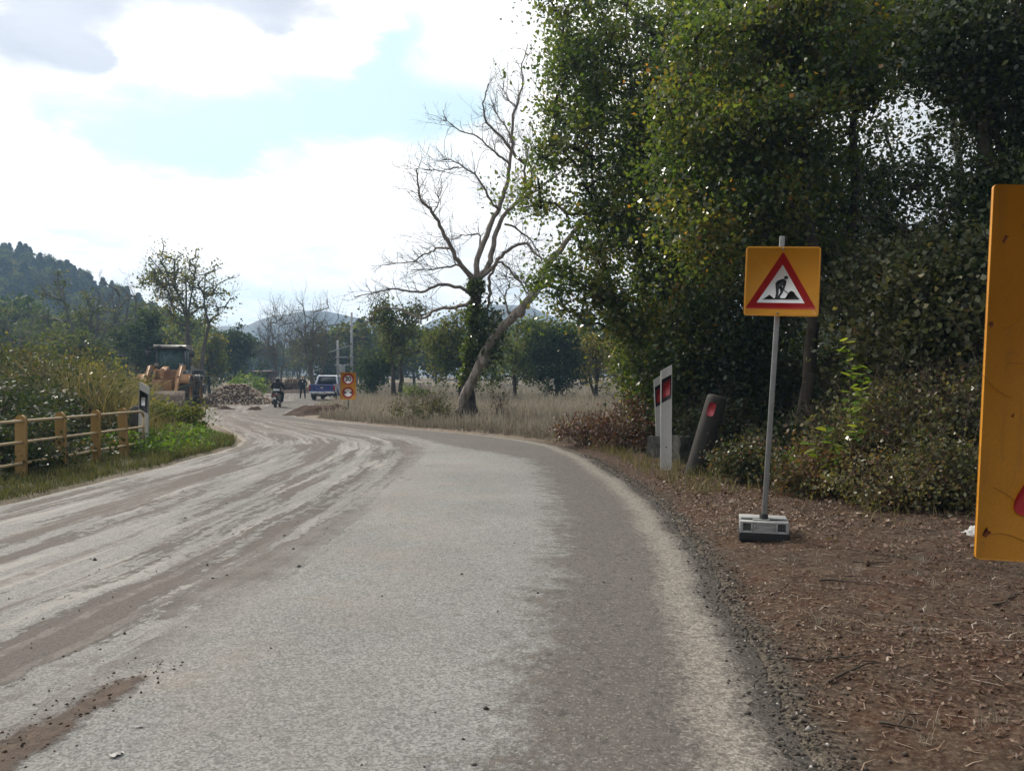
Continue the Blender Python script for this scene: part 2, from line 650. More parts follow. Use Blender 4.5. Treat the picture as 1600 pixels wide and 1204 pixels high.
def build_road():
    nt_ = 49
    t = np.linspace(0, 1, nt_)
    Lp, Rp = _L, _R
    X = Lp[:, 0:1] * (1 - t) + Rp[:, 0:1] * t
    Y = Lp[:, 1:2] * (1 - t) + Rp[:, 1:2] * t
    A = np.broadcast_to(t, X.shape)
    mid = (Lp + Rp) / 2
    S = np.concatenate([[0], np.cumsum(np.linalg.norm(np.diff(mid, axis=0), axis=1))])
    S2 = np.broadcast_to(S[:, None], X.shape)
    edge = np.minimum(A, 1 - A) * 6.9
    Z = rise(X, Y) + 0.035 * (1 - (2 * A - 1) ** 2) - 0.03 * np.exp(-(edge / 0.06) ** 2)
    far = sstep(17, 24, Y)
    rut = fbm(A * 9, S2 * 0.12, 3)
    Z = Z + far * rut * 0.09 + far * 0.05 * fbm(X * 1.5, Y * 0.7, 3) + (1 - far) * 0.012 * sstep(0.6, 0.5, A) * rut
    g = Geo().grid(X, Y, Z)
    # skirts so that the sheet has thickness
    for i, s_ in ((0, -1), (nt_ - 1, 1)):
        V = np.stack([X[:, i], Y[:, i], Z[:, i]], 1)
        W = V.copy()
        W[:, 2] -= 0.09
        W[:, 0] += 0.03 * s_
        n = len(V)
        k = np.arange(n - 1)[:, None]
        g.add(np.concatenate([V, W]), k + np.array([[0, 1, n + 1, n]]))
    me = g.mesh('road', True)
    ex = lambda M: np.concatenate([M.ravel(), np.tile(M[:, 0], 2), np.tile(M[:, -1], 2)])
    for nm, v in (('across', ex(A)), ('along', ex(S2))):
        at = me.attributes.new(nm, 'FLOAT', 'POINT')
        at.data.foreach_set('value', v.astype(np.float32))
    m, b = new_mat('dusty_asphalt')
    a, s = b.attr('across'), b.attr('along')
    co = b.coord()
    am = b.m('MULTIPLY', a, 6.9)
    S0 = float(np.interp(20.0, mid[:, 1], S))     # where the bend turns to mud
    far_ = b.mr(s, S0 - 5.5, S0 + 2.5, 0, 1, True)
    # tyre streaks follow the road
    sv = b.comb(b.m('MULTIPLY', am, 1.0), b.m('MULTIPLY', s, 0.075), 0.0)
    k1 = b.noise(sv, 2.5, 5, 0.62, 0.12)
    k2 = b.noise(b.vm('ADD', sv, (13.7, 3.3, 0)), 4.3, 5, 0.6, 0.1)
    rag = b.noise(b.comb(b.m('MULTIPLY', am, 4.6), b.m('MULTIPLY', s, 4.0), 0.0), 1.7, 8, 0.78)
    fine = b.noise(co, 55.0, 4, 0.7)
    fine2 = b.noise(co, 140.0, 3, 0.7)
    big = b.noise(co, 0.55, 5, 0.6)
    big2 = b.noise(b.vm('ADD', co, (31, 7, 0)), 1.7, 6, 0.65)
    cell = b.voro(co, 115.0, 'Color')
    cr = b.xyz(cell)[0]
    asp = b.mix(b.mr(big, 0.35, 0.68), (0.196, 0.197, 0.192), (0.258, 0.256, 0.247))
    asp = b.mix(b.mr(cr, 0.0, 1.0), b.mix(1.0, asp, (0.55, 0.55, 0.55), 'MULTIPLY'), b.mix(1.0, asp, (1.40, 1.39, 1.37), 'MULTIPLY'))
    asp = b.mix(b.mr(fine2, 0.38, 0.24, 0, 0.85), asp, (0.045, 0.043, 0.042))
    grain = b.noise(co, 21.0, 5, 0.75)
    asp = b.mix(b.mr(grain, 0.47, 0.36, 0, 0.45), asp, (0.085, 0.080, 0.074))
    # warm dust film in the wheel path of the right lane
    warm = b.m('MULTIPLY', b.mr(big2, 0.42, 0.7), b.m('MULTIPLY', b.mr(a, 0.50, 0.60), b.mr(a, 0.80, 0.66)))
    asp = b.mix(b.m('MULTIPLY', warm, 0.28), asp, (0.29, 0.225, 0.165))
    mud = b.mix(b.mr(fine, 0.3, 0.7), (0.055, 0.043, 0.036), (0.118, 0.096, 0.080))
    pale = b.mix(b.mr(fine, 0.3, 0.7), (0.27, 0.252, 0.228), (0.40, 0.38, 0.348))
    # left lane: pale dust and dark mud streaks
    an = b.m('ADD', a, b.m('MULTIPLY', b.m('SUBTRACT', big2, 0.5), 0.16))
    wl = b.mr(an, 0.62, 0.50, 0, 1, True)
    wl = b.m('MAXIMUM', wl, b.m('MULTIPLY', far_, b.mr(an, 0.99, 0.72, 0.35, 1.0)))
    kk = b.m('ADD', k1, b.m('MULTIPLY', b.m('SUBTRACT', rag, 0.5), 0.42))
    kp = b.m('ADD', k2, b.m('MULTIPLY', b.m('SUBTRACT', rag, 0.5), 0.16))
    dustf = b.m('MULTIPLY', wl, b.mr(kp, 0.53, 0.61, 0, 0.62))
    film = b.m('MULTIPLY', wl, b.m('ADD', 0.14, b.m('MULTIPLY', far_, 0.60)))
    c = b.mix(film, asp, b.mix(far_, (0.185, 0.155, 0.128), (0.125, 0.098, 0.078)))
    c = b.mix(dustf, c, pale)
    mudf = b.m('MULTIPLY', wl, b.mr(kk, b.m('SUBTRACT', 0.505, b.m('MULTIPLY', far_, 0.015)), 0.545, 0, 0.92))
    c = b.mix(mudf, c, mud)
    # narrow tread lines left by loaded wheels
    k3 = b.noise(b.comb(b.m('MULTIPLY', am, 1.0), b.m('MULTIPLY', s, 0.03), 4.4), 9.0, 3, 0.5, 0.05)
    tl = b.m('MULTIPLY', b.m('MULTIPLY', wl, b.mr(k3, 0.56, 0.60)), b.mr(rag, 0.40, 0.55, 0.15, 0.75))
    c = b.mix(tl, c, mud)
    tp = b.m('MULTIPLY', b.m('MULTIPLY', wl, b.mr(k3, 0.42, 0.38)), b.mr(rag, 0.45, 0.6, 0.05, 0.4))
    c = b.mix(tp, c, pale)
    # crumbs along the centre line
    cen = b.m('MULTIPLY', b.m('MULTIPLY', b.mr(an, 0.46, 0.52), b.mr(an, 0.60, 0.54)), b.mr(rag, 0.50, 0.62))
    c = b.mix(b.m('MULTIPLY', cen, 0.55), c, mud)
    # brown dust towards the right edge
    ar = b.m('ADD', a, b.m('ADD', b.m('MULTIPLY', b.m('SUBTRACT', big2, 0.5), 0.10), b.m('MULTIPLY', b.m('SUBTRACT', rag, 0.5), 0.22)))
    thr = b.mr(s, S0 - 8.5, S0 - 4.5, 0.815, 0.62, True)
    band = b.mr(b.m('SUBTRACT', ar, thr), 0.0, 0.045, 0, 1)
    bcol = b.mix(b.mr(fine, 0.3, 0.7), (0.055, 0.046, 0.039), (0.115, 0.097, 0.081))
    bcol = b.mix(b.mr(rag, 0.55, 0.7, 0, 0.5), bcol, (0.19, 0.162, 0.132))
    bcol = b.mix(b.mr(grain, 0.47, 0.38, 0, 0.8), bcol, (0.034, 0.027, 0.022))
    bcol = b.mix(b.mr(cr, 0.88, 0.96, 0, 0.55), bcol, (0.26, 0.235, 0.20))
    c = b.mix(b.m('MULTIPLY', band, 0.82), c, bcol)
    edge_n = b.m('ADD', a, b.m('MULTIPLY', b.m('ADD', b.m('SUBTRACT', fine, 0.5), b.m('SUBTRACT', grain, 0.5)), 0.045))
    pe = b.m('MULTIPLY', b.mr(edge_n, 0.934, 0.955), b.mr(b.noise(co, 24.0, 5, 0.7), 0.38, 0.54, 0.25, 0.95))
    c = b.mix(pe, c, b.mix(cr, (0.14, 0.125, 0.105), (0.36, 0.335, 0.29)))
    c = b.mix(b.mr(edge_n, 0.968, 0.985, 0, .85), c, b.mix(cr, (0.022, 0.019, 0.016), (0.085, 0.072, 0.06)))
    # flattened smear of wet mud in the near left corner
    px_, py_, pz_ = b.xyz(co)
    u_ = b.m('ADD', b.m('MULTIPLY', b.m('ADD', px_, 1.86), .235), b.m('MULTIPLY', b.m('SUBTRACT', py_, 2.2), .972))
    w_ = b.m('SUBTRACT', b.m('MULTIPLY', b.m('ADD', px_, 1.86), .972), b.m('MULTIPLY', b.m('SUBTRACT', py_, 2.2), .235))
    w_ = b.m('ADD', w_, b.m('MULTIPLY', b.m('SUBTRACT', big2, .5), .22))
    half = b.ramp(b.mr(u_, -.4, 1.2), [(0, (.17,) * 3), (.55, (.125,) * 3), (.72, (.06,) * 3), (.80, (.085,) * 3), (.93, (.06,) * 3), (1, (0, 0, 0))])
    sm = b.m('SUBTRACT', half, b.m('ADD', b.m('ABSOLUTE', w_), b.m('ADD', b.m('MULTIPLY', b.m('SUBTRACT', rag, .5), .22), b.m('MULTIPLY', b.m('SUBTRACT', grain, .5), .16))))
    smf = b.m('MULTIPLY', b.mr(sm, -.02, .035), b.mr(u_, 1.19, 1.12))
    c = b.mix(b.m('MULTIPLY', smf, .93), c, b.mix(b.mr(grain, .35, .65), (.036, .021, .013), (.105, .066, .043)))
    mudf = b.m('ADD', mudf, b.m('MULTIPLY', smf, 1.5))
    le = b.mr(b.m('ADD', a, b.m('MULTIPLY', b.m('SUBTRACT', fine, 0.5), 0.02)), 0.03, 0.012)
    c = b.mix(b.m('MULTIPLY', le, 0.8), c, (0.27, 0.235, 0.19))
    h = b.m('ADD', b.m('ADD', b.m('MULTIPLY', fine2, 0.7), b.m('ADD', b.m('MULTIPLY', cr, 0.4), b.m('MULTIPLY', grain, 1.2))), b.m('ADD', b.m('MULTIPLY', mudf, 1.2), b.m('MULTIPLY', rag, 0.8)))
    b.out(b.bsdf(c, 0.82, 0, 0.35, b.bump(h, 0.7, 0.012)))
    obj('road', me, m, kind='structure')


build_ground()
build_road()


# ------------------------------------------------------------------ hills and far ridge
def hill_z(x, y):
    ridge = 33 * np.exp(-((x + 152) / 57.0) ** 2) * np.exp(-((y - 215) / 62.0) ** 2)
    ridge2 = 30 * np.exp(-((x + 215) / 60.0) ** 2) * np.exp(-((y - 205) / 70.0) ** 2)
    return np.maximum(ridge, ridge2) + 2.0 * fbm(x * 0.05, y * 0.05, 3) * sstep(0.5, 4, ridge)


def build_hills():
    xs, ys = np.linspace(-330, -60, 90), np.linspace(95, 330, 70)
    X, Y = np.meshgrid(xs, ys)
    ed = np.minimum.reduce([sstep(-330, -300, X), 1 - sstep(-75, -60, X), sstep(95, 110, Y), 1 - sstep(310, 330, Y)])
    Z = rise(X, Y) + hill_z(X, Y) * ed - 0.6 - 2.5 * (1 - ed)
    m, b = new_mat('hill_scrub')
    co = b.coord()
    c = b.mix(b.mr(b.noise(co, 0.15, 5), 0.35, 0.65), (0.035, 0.045, 0.02), (0.075, 0.075, 0.035))
    b.out(b.bsdf(c, 0.95, 0, 0.1))
    obj('hill', Geo().grid(X, Y, Z), m, smooth=True, kind='structure')
    # blue ridge on the horizon
    xs = np.linspace(-620, 620, 160)
    pr = 50 + 20 * np.exp(-((xs + 172) / 55) ** 2) + 30 * np.exp(-((xs + 5) / 55) ** 2) + 10 * np.exp(-((xs - 260) / 90) ** 2) + 14 * fbm(xs * 0.02, xs * 0, 4)
    pr = pr * (1 - sstep(420, 620, np.abs(xs))) * 0.92
    ys = np.linspace(560, 760, 30)
    X, Y = np.meshgrid(xs, ys)
    Z = pr[None, :] * np.exp(-((Y - 655) / 52.0) ** 2) + 5 * fbm(X * 0.03, Y * 0.03, 4) - 1.5
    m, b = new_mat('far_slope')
    b.out(b.bsdf(b.mix(b.mr(b.noise(b.coord(), 0.03, 5), 0.4, 0.6), (0.15, 0.16, 0.16), (0.21, 0.205, 0.19)), 0.95, 0, 0.1))  # slope colour paled to stand in for thicker haze
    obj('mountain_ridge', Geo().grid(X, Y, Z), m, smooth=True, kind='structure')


build_hills()
# ------------------------------------------------------------------ plant materials
GREEN_OAK = leafmat('leaf_dark_green', [(0.0, (0.029, 0.054, 0.015)), (0.45, (0.072, 0.104, 0.025)), (0.75, (0.135, 0.130, 0.032)), (0.88, (0.18, 0.135, 0.028)), (1.0, (0.26, 0.12, 0.022))], 0.30, 0.46, 0.6, 2.3)
MID_GREEN = leafmat('leaf_far_green', [(0.0, (0.030, 0.050, 0.014)), (0.45, (0.070, 0.095, 0.024)), (0.8, (0.125, 0.130, 0.032)), (1.0, (0.20, 0.15, 0.04))], 0.7, 0.4, 0.15, 2.0)
MID_DEEP = leafmat('leaf_far_evergreen', [(0.0, (0.014, 0.030, 0.011)), (0.6, (0.036, 0.062, 0.021)), (1.0, (0.075, 0.10, 0.03))], 0.7, 0.3, 0.15)
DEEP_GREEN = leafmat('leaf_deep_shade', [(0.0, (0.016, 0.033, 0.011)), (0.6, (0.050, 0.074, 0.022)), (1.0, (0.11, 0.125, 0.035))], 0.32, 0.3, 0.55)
BRAMBLE = leafmat('leaf_bramble', [(0.0, (0.026, 0.042, 0.016)), (0.5, (0.062, 0.080, 0.030)), (0.75, (0.12, 0.095, 0.045)), (1.0, (0.17, 0.085, 0.05))], 0.36, 0.3)
HEDGE = leafmat('leaf_hedge', [(0.0, (0.020, 0.036, 0.014)), (0.5, (0.042, 0.056, 0.024)), (0.8, (0.085, 0.078, 0.038)), (1.0, (0.14, 0.10, 0.06))], 0.48, 0.35, 0.3)
DULL_OLIVE = leafmat('leaf_dull_olive', [(0.0, (0.045, 0.058, 0.022)), (0.5, (0.105, 0.110, 0.045)), (0.8, (0.19, 0.175, 0.085)), (1.0, (0.16, 0.09, 0.05))], 0.34, 0.35)
RUSTY = leafmat('leaf_dry_red', [(0.0, (0.07, 0.030, 0.022)), (0.5, (0.13, 0.060, 0.042)), (0.8, (0.17, 0.10, 0.065)), (1.0, (0.10, 0.105, 0.03))], 0.5, 0.25)
FRESH = leafmat('leaf_fresh_green', [(0.0, (0.05, 0.10, 0.018)), (0.6, (0.11, 0.19, 0.03)), (1.0, (0.22, 0.25, 0.05))], 0.62, 0.45, 0.25)
YELLOWISH = leafmat('leaf_olive_yellow', [(0.0, (0.042, 0.058, 0.016)), (0.5, (0.095, 0.105, 0.028)), (0.85, (0.19, 0.16, 0.05)), (1.0, (0.26, 0.19, 0.06))], 0.65, 0.45, 0.15, 2.0)
PINE = leafmat('needles', [(0.0, (0.014, 0.028, 0.014)), (0.7, (0.035, 0.052, 0.024)), (1.0, (0.06, 0.07, 0.03))], 0.6, 0.15)
STRAW = leafmat('dry_straw', [(0.0, (0.135, 0.117, 0.090)), (0.4, (0.26, 0.228, 0.180)), (0.8, (0.38, 0.34, 0.28)), (1.0, (0.22, 0.19, 0.12))], 0.7, 0.3, 0.3, 1.05, 0.9)
OLIVE_GRASS = leafmat('olive_grass', [(0.0, (0.06, 0.075, 0.025)), (0.5, (0.13, 0.12, 0.05)), (1.0, (0.27, 0.21, 0.11))], 0.65, 0.4, 0.3, 1.25, 0.65)
LITTER = leafmat('fallen_leaf', [(0.0, (0.055, 0.026, 0.016)), (0.4, (0.105, 0.056, 0.034)), (0.65, (0.16, 0.095, 0.06)), (0.88, (0.28, 0.21, 0.15)), (1.0, (0.42, 0.36, 0.30))], 0.6, 0.12, gain=1.1)
BARK = barkmat('bark_dark', (0.030, 0.024, 0.019), (0.085, 0.070, 0.056))
BARK_PALE = barkmat('bark_peeling', (0.115, 0.094, 0.079), (0.38, 0.33, 0.285), 11.0)
BARK_GREY = barkmat('bark_grey', (0.075, 0.065, 0.055), (0.17, 0.15, 0.128))
TWIG = barkmat('twig_brown', (0.075, 0.052, 0.040), (0.15, 0.11, 0.085))


# ------------------------------------------------------------------ branching
def curve(p0, p1, rng, wob=0.12, arch=0.1, n=None):
    p0, p1 = np.asarray(p0, float), np.asarray(p1, float)
    L = np.linalg.norm(p1 - p0)
    n = n or max(3, int(L / 0.45) + 2)
    t = np.linspace(0, 1, n)[:, None]
    q = p0 + (p1 - p0) * t
    b = np.sin(t * math.pi)
    q = q + b * rng.normal(0, wob * L, 3) * 0.6 + b * np.array([0, 0, arch * L])
    q[1:-1] += rng.normal(0, wob * L * 0.16, (n - 2, 3))
    return q


def spray(g, p, d, L, r, depth, rng, up=0.12, bend=0.35, kids=3, n=4, tips=None, mi=0):
    """Recursive bare twig."""
    k = max(3, int(3 + depth))
    pts = [np.asarray(p, float)]
    d = unit(np.asarray(d, float))
    for i in range(k):
        d = unit(d + rng.normal(0, bend * 0.45, 3) + np.array([0, 0, up * 0.3]))
        pts.append(pts[-1] + d * L / k)
    g.tube(pts, np.linspace(r, r * 0.35, k + 1), n if r > 0.012 else 3, mi, cap=False)
    if tips is not None:
        tips.append(pts[-1])
    if depth > 0:
        for q in range(kids):
            i = rng.integers(1, k + 1)
            dd = unit(pts[i] - pts[i - 1])
            nd = unit(dd + rng.normal(0, 0.55, 3) + np.array([0, 0, up]))
            spray(g, pts[i], nd, L * rng.uniform(0.4, 0.7), r * 0.55, depth - 1, rng, up, bend, kids, n, tips, mi)


def grow(trunks, clusters, rng, r0, rtip=0.006, step=0.5, wob=0.10, sides=6, rscale=0.42, up_pen=1.2):
    """Branches from trunk polylines to every cluster centre; returns wood and the paths to the clusters."""
    nodes, parent, paths = [], [], []
    for T in trunks:
        T = np.asarray(T, float)
        seg = [T[0]]
        for a, b_ in zip(T[:-1], T[1:]):
            k = max(1, int(np.linalg.norm(b_ - a) / step))
            for i in range(k):
                seg.append(a + (b_ - a) * (i + 1) / k)
        base = len(nodes)
        for i, q in enumerate(seg):
            nodes.append(q)
            parent.append(base + i - 1 if i else -1)
        paths.append(list(range(base, len(nodes))))
    ntr = len(paths)
    nod = np.array(nodes)
    C = np.asarray(clusters, float)
    dist = np.array([np.min(np.linalg.norm(nod - c, axis=1)) for c in C])
    tips = []
    cap = np.zeros((len(nodes) + len(C) * 24, 3))
    cap[:len(nodes)] = nod
    cnt = len(nodes)
    zlo = np.concatenate([[p_[min(2, len(p_) - 1)] for p_ in paths]])
    for ci in np.argsort(dist):
        c = C[ci]
        A = cap[:cnt]
        dv = A - c
        cost = np.linalg.norm(dv, axis=1) + up_pen * np.clip(dv[:, 2] + 0.1, 0, None) * 0.5
        for p_ in paths[:ntr]:
            cost[p_[:max(1, len(p_) // 4)]] += 3
        j = int(np.argmin(cost))
        q = curve(A[j], c, rng, wob, 0.05)
        if len(q) > 20:
            q = q[np.linspace(0, len(q) - 1, 20).astype(int)]
        ids = [j]
        for v in q[1:]:
            cap[cnt] = v
            parent.append(ids[-1])
            ids.append(cnt)
            cnt += 1
        paths.append(ids)
        tips.append(ids)
    load = np.zeros(cnt)
    for t in tips:
        load[t[-1]] += 1
    for i in range(cnt - 1, -1, -1):
        if parent[i] >= 0:
            load[parent[i]] += load[i]
    rad = rtip + (r0 - rtip) * (load / max(1, load.max())) ** rscale
    g = Geo()
    for k, ids in enumerate(paths):
        r = rad[ids].copy()
        if k < ntr:
            r = r0 * np.linspace(1, 0.08 if ntr > 1 else .2, len(ids)) ** (.8)
            if len(ids) > 3:
                r[0] *= 1.35
                r[1] *= 1.1
        else:
            r[0] = min(r[0], r[1] * 1.3)
        g.tube(cap[ids], r, sides if k < ntr else (5 if r[0] > 0.02 else 3), cap=False)
    return g, [cap[t] for t in tips]


def foliage(tips, per, spread, size, rng, tint=(0.35, 0.18), clump=0.16, flatten=0.65, up=0.4, along=0.5):
    C, T = [], []
    for p in tips:
        n = max(1, int(per * rng.uniform(0.55, 1.4)))
        c = p[-1]
        q = c + rng.normal(0, 1, (n, 3)) * spread * np.array([1, 1, flatten])
        k = int(n * along)
        if k and len(p) > 2:
            i = rng.integers(len(p) // 2, len(p), k)
            q[:k] = p[i] + rng.normal(0, 0.45, (k, 3)) * spread
        C.append(q)
        T.append(np.clip(tint[0] + rng.normal(0, clump) + rng.normal(0, tint[1], n), 0.01, 1))
    C, T = np.concatenate(C), np.concatenate(T)
    V, Fq = leaves(C, size, rng, up)
    return Geo().add(V, Fq, 0, T)


def in_ellipsoids(lst, n, rng, shell=0.35):
    """lst: (centre, radii, share)"""
    out = []
    tot = sum(l[2] for l in lst)
    for c, r, w in lst:
        k = max(1, int(round(n * w / tot)))
        d = unit(rng.normal(size=(k, 3)))
        rr = rng.uniform(0, 1, k) ** shell
        out.append(np.asarray(c) + d * rr[:, None] * np.asarray(r))
    return np.concatenate(out)


def base_at(x, y):
    return float(H(np.array([x]), np.array([y]))[0])


def tree(name, x, y, trunks, ell, label, nclu=90, per=160, spread=0.4, size=0.08, r0=0.12, leaf=GREEN_OAK, bark=BARK, seed=1,
         tint=(0.35, 0.16), group=None, cat='tree', clump=0.16, shell=0.35, zfloor=0.3, twigs=0, wob=0.10, flatten=0.65):
    """trunks and ellipsoids are in metres relative to the base point."""
    r = np.random.default_rng(seed)
    z = base_at(x, y) - 0.08
    o = thing(name, label, cat, (x, y, z), group=group)
    C = in_ellipsoids(ell, nclu, r, shell)
    C = C[C[:, 2] > zfloor]
    g, tips = grow(trunks, C, r, r0, wob=wob)
    for _ in range(twigs):
        p = tips[r.integers(len(tips))]
        i = r.integers(max(1, len(p) // 2), len(p))
        far = np.clip(y / 40, 1, 2.2)
        spray(g, p[i], unit(p[-1] - p[0]) + r.normal(0, .35, 3), r.uniform(0.5, 1.1) * far ** .7, 0.009 * far, 1 if far < 1.2 else 2, r, 0.35)
    obj('trunk', g, bark, o, True)
    if per:
        obj('crown', foliage(tips, per, spread, size, r, tint, clump, flatten), leaf, o)
    return o


def stalk(H_, dx=0.0, dy=0.0, rng=None, wob=0.05):
    return curve((0, 0, 0), (dx, dy, H_), rng or np.random.default_rng(1), wob, 0, max(4, int(H_ / 0.6)))


# ------------------------------------------------------------------ the dark wood on the right
def wood():
    GW = 'trees of the roadside wood'

    def local(x, y, blobs):
        b0 = np.array([x, y, base_at(x, y)])
        return [(P(px, py, d) - b0, (rx / F * d, rd, ry / F * d), rx * ry) for px, py, rx, ry, d, rd in blobs]
    r = np.random.default_rng(11)
    # slender one at the near edge, its crown hanging out over the field
    x, y = (1020 - 800) / F * 15.5, 15.5
    tree('slender_broadleaf_tree', x, y, [stalk(9.0, -0.5, 0.2, r), np.array([(0, 0, 0), (-0.15, -.1, 1.3), (-.55, -.3, 2.3), (-1.1, -.5, 3.8), (-1.3, -.5, 5.6)])],
         local(x, y, [(965, 200, 120, 170, 15, 1.4), (905, 120, 62, 150, 15, 1.0), (930, 380, 72, 110, 14.5, 1.0), (1010, 60, 130, 140, 15.5, 1.5),
                      (945, 470, 75, 55, 14.5, .8), (848, 195, 46, 50, 15, .5), (835, 300, 40, 40, 14.6, .4), (880, 30, 50, 90, 15.2, .7), (875, 440, 45, 50, 14.5, .5), (1060, 470, 100, 80, 15, 1.1), (1040, 560, 70, 50, 14.6, .8), (1120, 545, 80, 70, 14.4, .9), (1040, 330, 100, 130, 15.5, 1.2), (985, 520, 55, 45, 15, .7)]),
         'slender tree at the left edge of the wood, reaching towards the bare leaning tree', 327, 156, 0.290, 0.085, 0.10, GREEN_OAK, BARK, 21, (0.38, 0.14), GW, twigs=60)
    x, y = (1247 - 800) / F * 11.5, 11.5
    tree('broadleaf_tree', x, y, [stalk(8.6, -0.4, 0.4, r)],
         local(x, y, [(1190, 120, 150, 170, 11.5, 1.3), (1130, 330, 120, 110, 11.5, 1.2), (1260, 20, 160, 140, 12, 1.4), (1090, 200, 90, 120, 12, 1.0)]),
         'tree whose trunk stands just right of the digging-man sign, golden leaves in its top', 250, 198, 0.290, 0.079, 0.11, GREEN_OAK, BARK, 22, (0.42, 0.16), GW, clump=0.17, twigs=40)
    x, y = (1272 - 800) / F * 13.5, 13.5
    tree('broadleaf_tree', x, y, [stalk(9.5, 0.5, 0.2, r)],
         local(x, y, [(1330, 60, 110, 130, 13.5, 1.4), (1240, 300, 90, 100, 13.5, 1.1), (1400, 30, 120, 110, 14, 1.3), (1300, 420, 60, 60, 13.5, .9)]),
         'second trunk to the right of the digging-man sign, thinner and straighter than its neighbour', 207, 177, 0.309, 0.085, 0.10, GREEN_OAK, BARK, 23, (0.36, 0.15), GW)
    x, y = (1585 - 800) / F * 10.2, 10.2
    tree('broadleaf_tree', x, y, [stalk(8.4, -0.4, 0.2, r)],
         local(x, y, [(1560, 40, 130, 120, 10, 1.2), (1570, 330, 85, 110, 10, 1.0), (1490, 430, 80, 80, 9.6, .8), (1650, 250, 100, 220, 10.3, 1.2)]),
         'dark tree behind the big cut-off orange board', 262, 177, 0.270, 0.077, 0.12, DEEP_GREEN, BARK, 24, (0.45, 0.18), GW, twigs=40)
    x, y = 6.4, 19.0
    tree('broadleaf_tree', x, y, [stalk(10.5, -0.6, 0.2, r)],
         local(x, y, [(1120, 120, 130, 190, 19, 1.6), (1080, 400, 110, 110, 19, 1.4), (1210, 330, 120, 150, 19, 1.6), (1180, 480, 120, 80, 18.5, 1.4)]),
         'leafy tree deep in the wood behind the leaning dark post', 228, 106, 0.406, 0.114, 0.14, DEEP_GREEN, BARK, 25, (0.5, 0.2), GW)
    x, y = 10.0, 18.0
    tree('broadleaf_tree', x, y, [stalk(10.2, 0.2, 0.2, r)],
         local(x, y, [(1440, 420, 140, 70, 18, 1.6), (1360, 380, 90, 90, 18, 1.4), (1570, 400, 90, 120, 18, 1.4), (1470, 60, 170, 90, 18, 1.8), (1365, 245, 60, 70, 18, .9), (1400, 310, 90, 80, 17, 1.0), (1490, 215, 65, 55, 17, .9), (1470, 290, 50, 50, 17, .9), (1420, 190, 60, 30, 18, .9)]),
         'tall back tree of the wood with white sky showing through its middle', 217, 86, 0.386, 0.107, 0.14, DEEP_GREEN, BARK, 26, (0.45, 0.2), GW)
    x, y = 9.6, 14.6
    tree('broadleaf_tree', x, y, [stalk(8.8, 0.2, 0.0, r)],
         local(x, y, [(1600, 120, 110, 120, 14, 1.2), (1640, 420, 120, 160, 14, 1.2), (1500, 380, 70, 70, 14, 1.0)]),
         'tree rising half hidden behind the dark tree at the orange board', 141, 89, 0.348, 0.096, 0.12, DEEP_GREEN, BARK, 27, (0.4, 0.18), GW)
    x, y = 4.9, 17.2
    tree('broadleaf_tree', x, y, [stalk(9.6, -0.5, 0.0, r)],
         local(x, y, [(1060, 130, 120, 170, 17, 1.4), (1010, 300, 95, 130, 16, 1.4), (1045, 200, 90, 190, 15.6, 1.3), (1130, -60, 140, 110, 17, 1.4), (1080, 420, 90, 110, 16, 1.2)]),
         'tree filling the wood between the slender edge tree and the golden-topped one', 217, 120, 0.348, 0.100, 0.12, GREEN_OAK, BARK, 28, (0.34, 0.16), GW)
    # dense growth under the trees
    GU = 'shrubs under the trees of the wood'
    spots = [(1100, 600, 14.8, 1.0, 1.5, 'dark shrub behind the leaning post'), (1175, 590, 15.5, 1.1, 1.9, 'dark shrub directly behind the pole of the digging-man sign'),
             (1060, 575, 16.8, 0.9, 1.6, 'shrub with lighter leaves right behind the two white delineators'), (1300, 560, 19.5, 2.0, 2.0, 'black-green shrub in the hollow of the wood'),
             (1420, 560, 17.5, 1.7, 2.0, 'large dark shrub at the back of the wood right of the hollow'), (1540, 560, 15.5, 1.6, 2.0, 'dark shrub at the back near the orange board'),
             (1240, 520, 22.0, 2.4, 2.8, 'tallest shrub closing the wood at the back'), (1480, 500, 21.0, 2.4, 2.6, 'broad shrub closing the wood on the right'),
             (1660, 560, 12.5, 1.6, 2.0, 'dark shrub beyond the cut-off orange board'), (1110, 520, 21.0, 1.6, 2.6, 'shrub closing the wood behind the delineators'),
             (1320, 500, 24.5, 3.0, 4.2, 'high dark thicket closing the hollow of the wood'), (1440, 500, 26, 3.0, 4.4, 'high dark thicket behind the broad shrub on the right of the wood'), (1570, 500, 24, 2.6, 4.0, 'high dark thicket behind the orange board, farthest back')]
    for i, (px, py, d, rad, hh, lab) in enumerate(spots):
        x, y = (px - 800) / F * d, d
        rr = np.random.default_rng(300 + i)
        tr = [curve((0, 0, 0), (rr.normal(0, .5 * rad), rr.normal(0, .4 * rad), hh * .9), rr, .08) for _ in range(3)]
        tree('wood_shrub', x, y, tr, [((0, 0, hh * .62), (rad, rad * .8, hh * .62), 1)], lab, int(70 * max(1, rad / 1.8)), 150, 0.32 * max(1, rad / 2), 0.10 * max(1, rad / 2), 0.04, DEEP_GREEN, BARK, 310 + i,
             (0.35 if i != 2 else 0.85, 0.2), GU, 'shrub', zfloor=0.05)
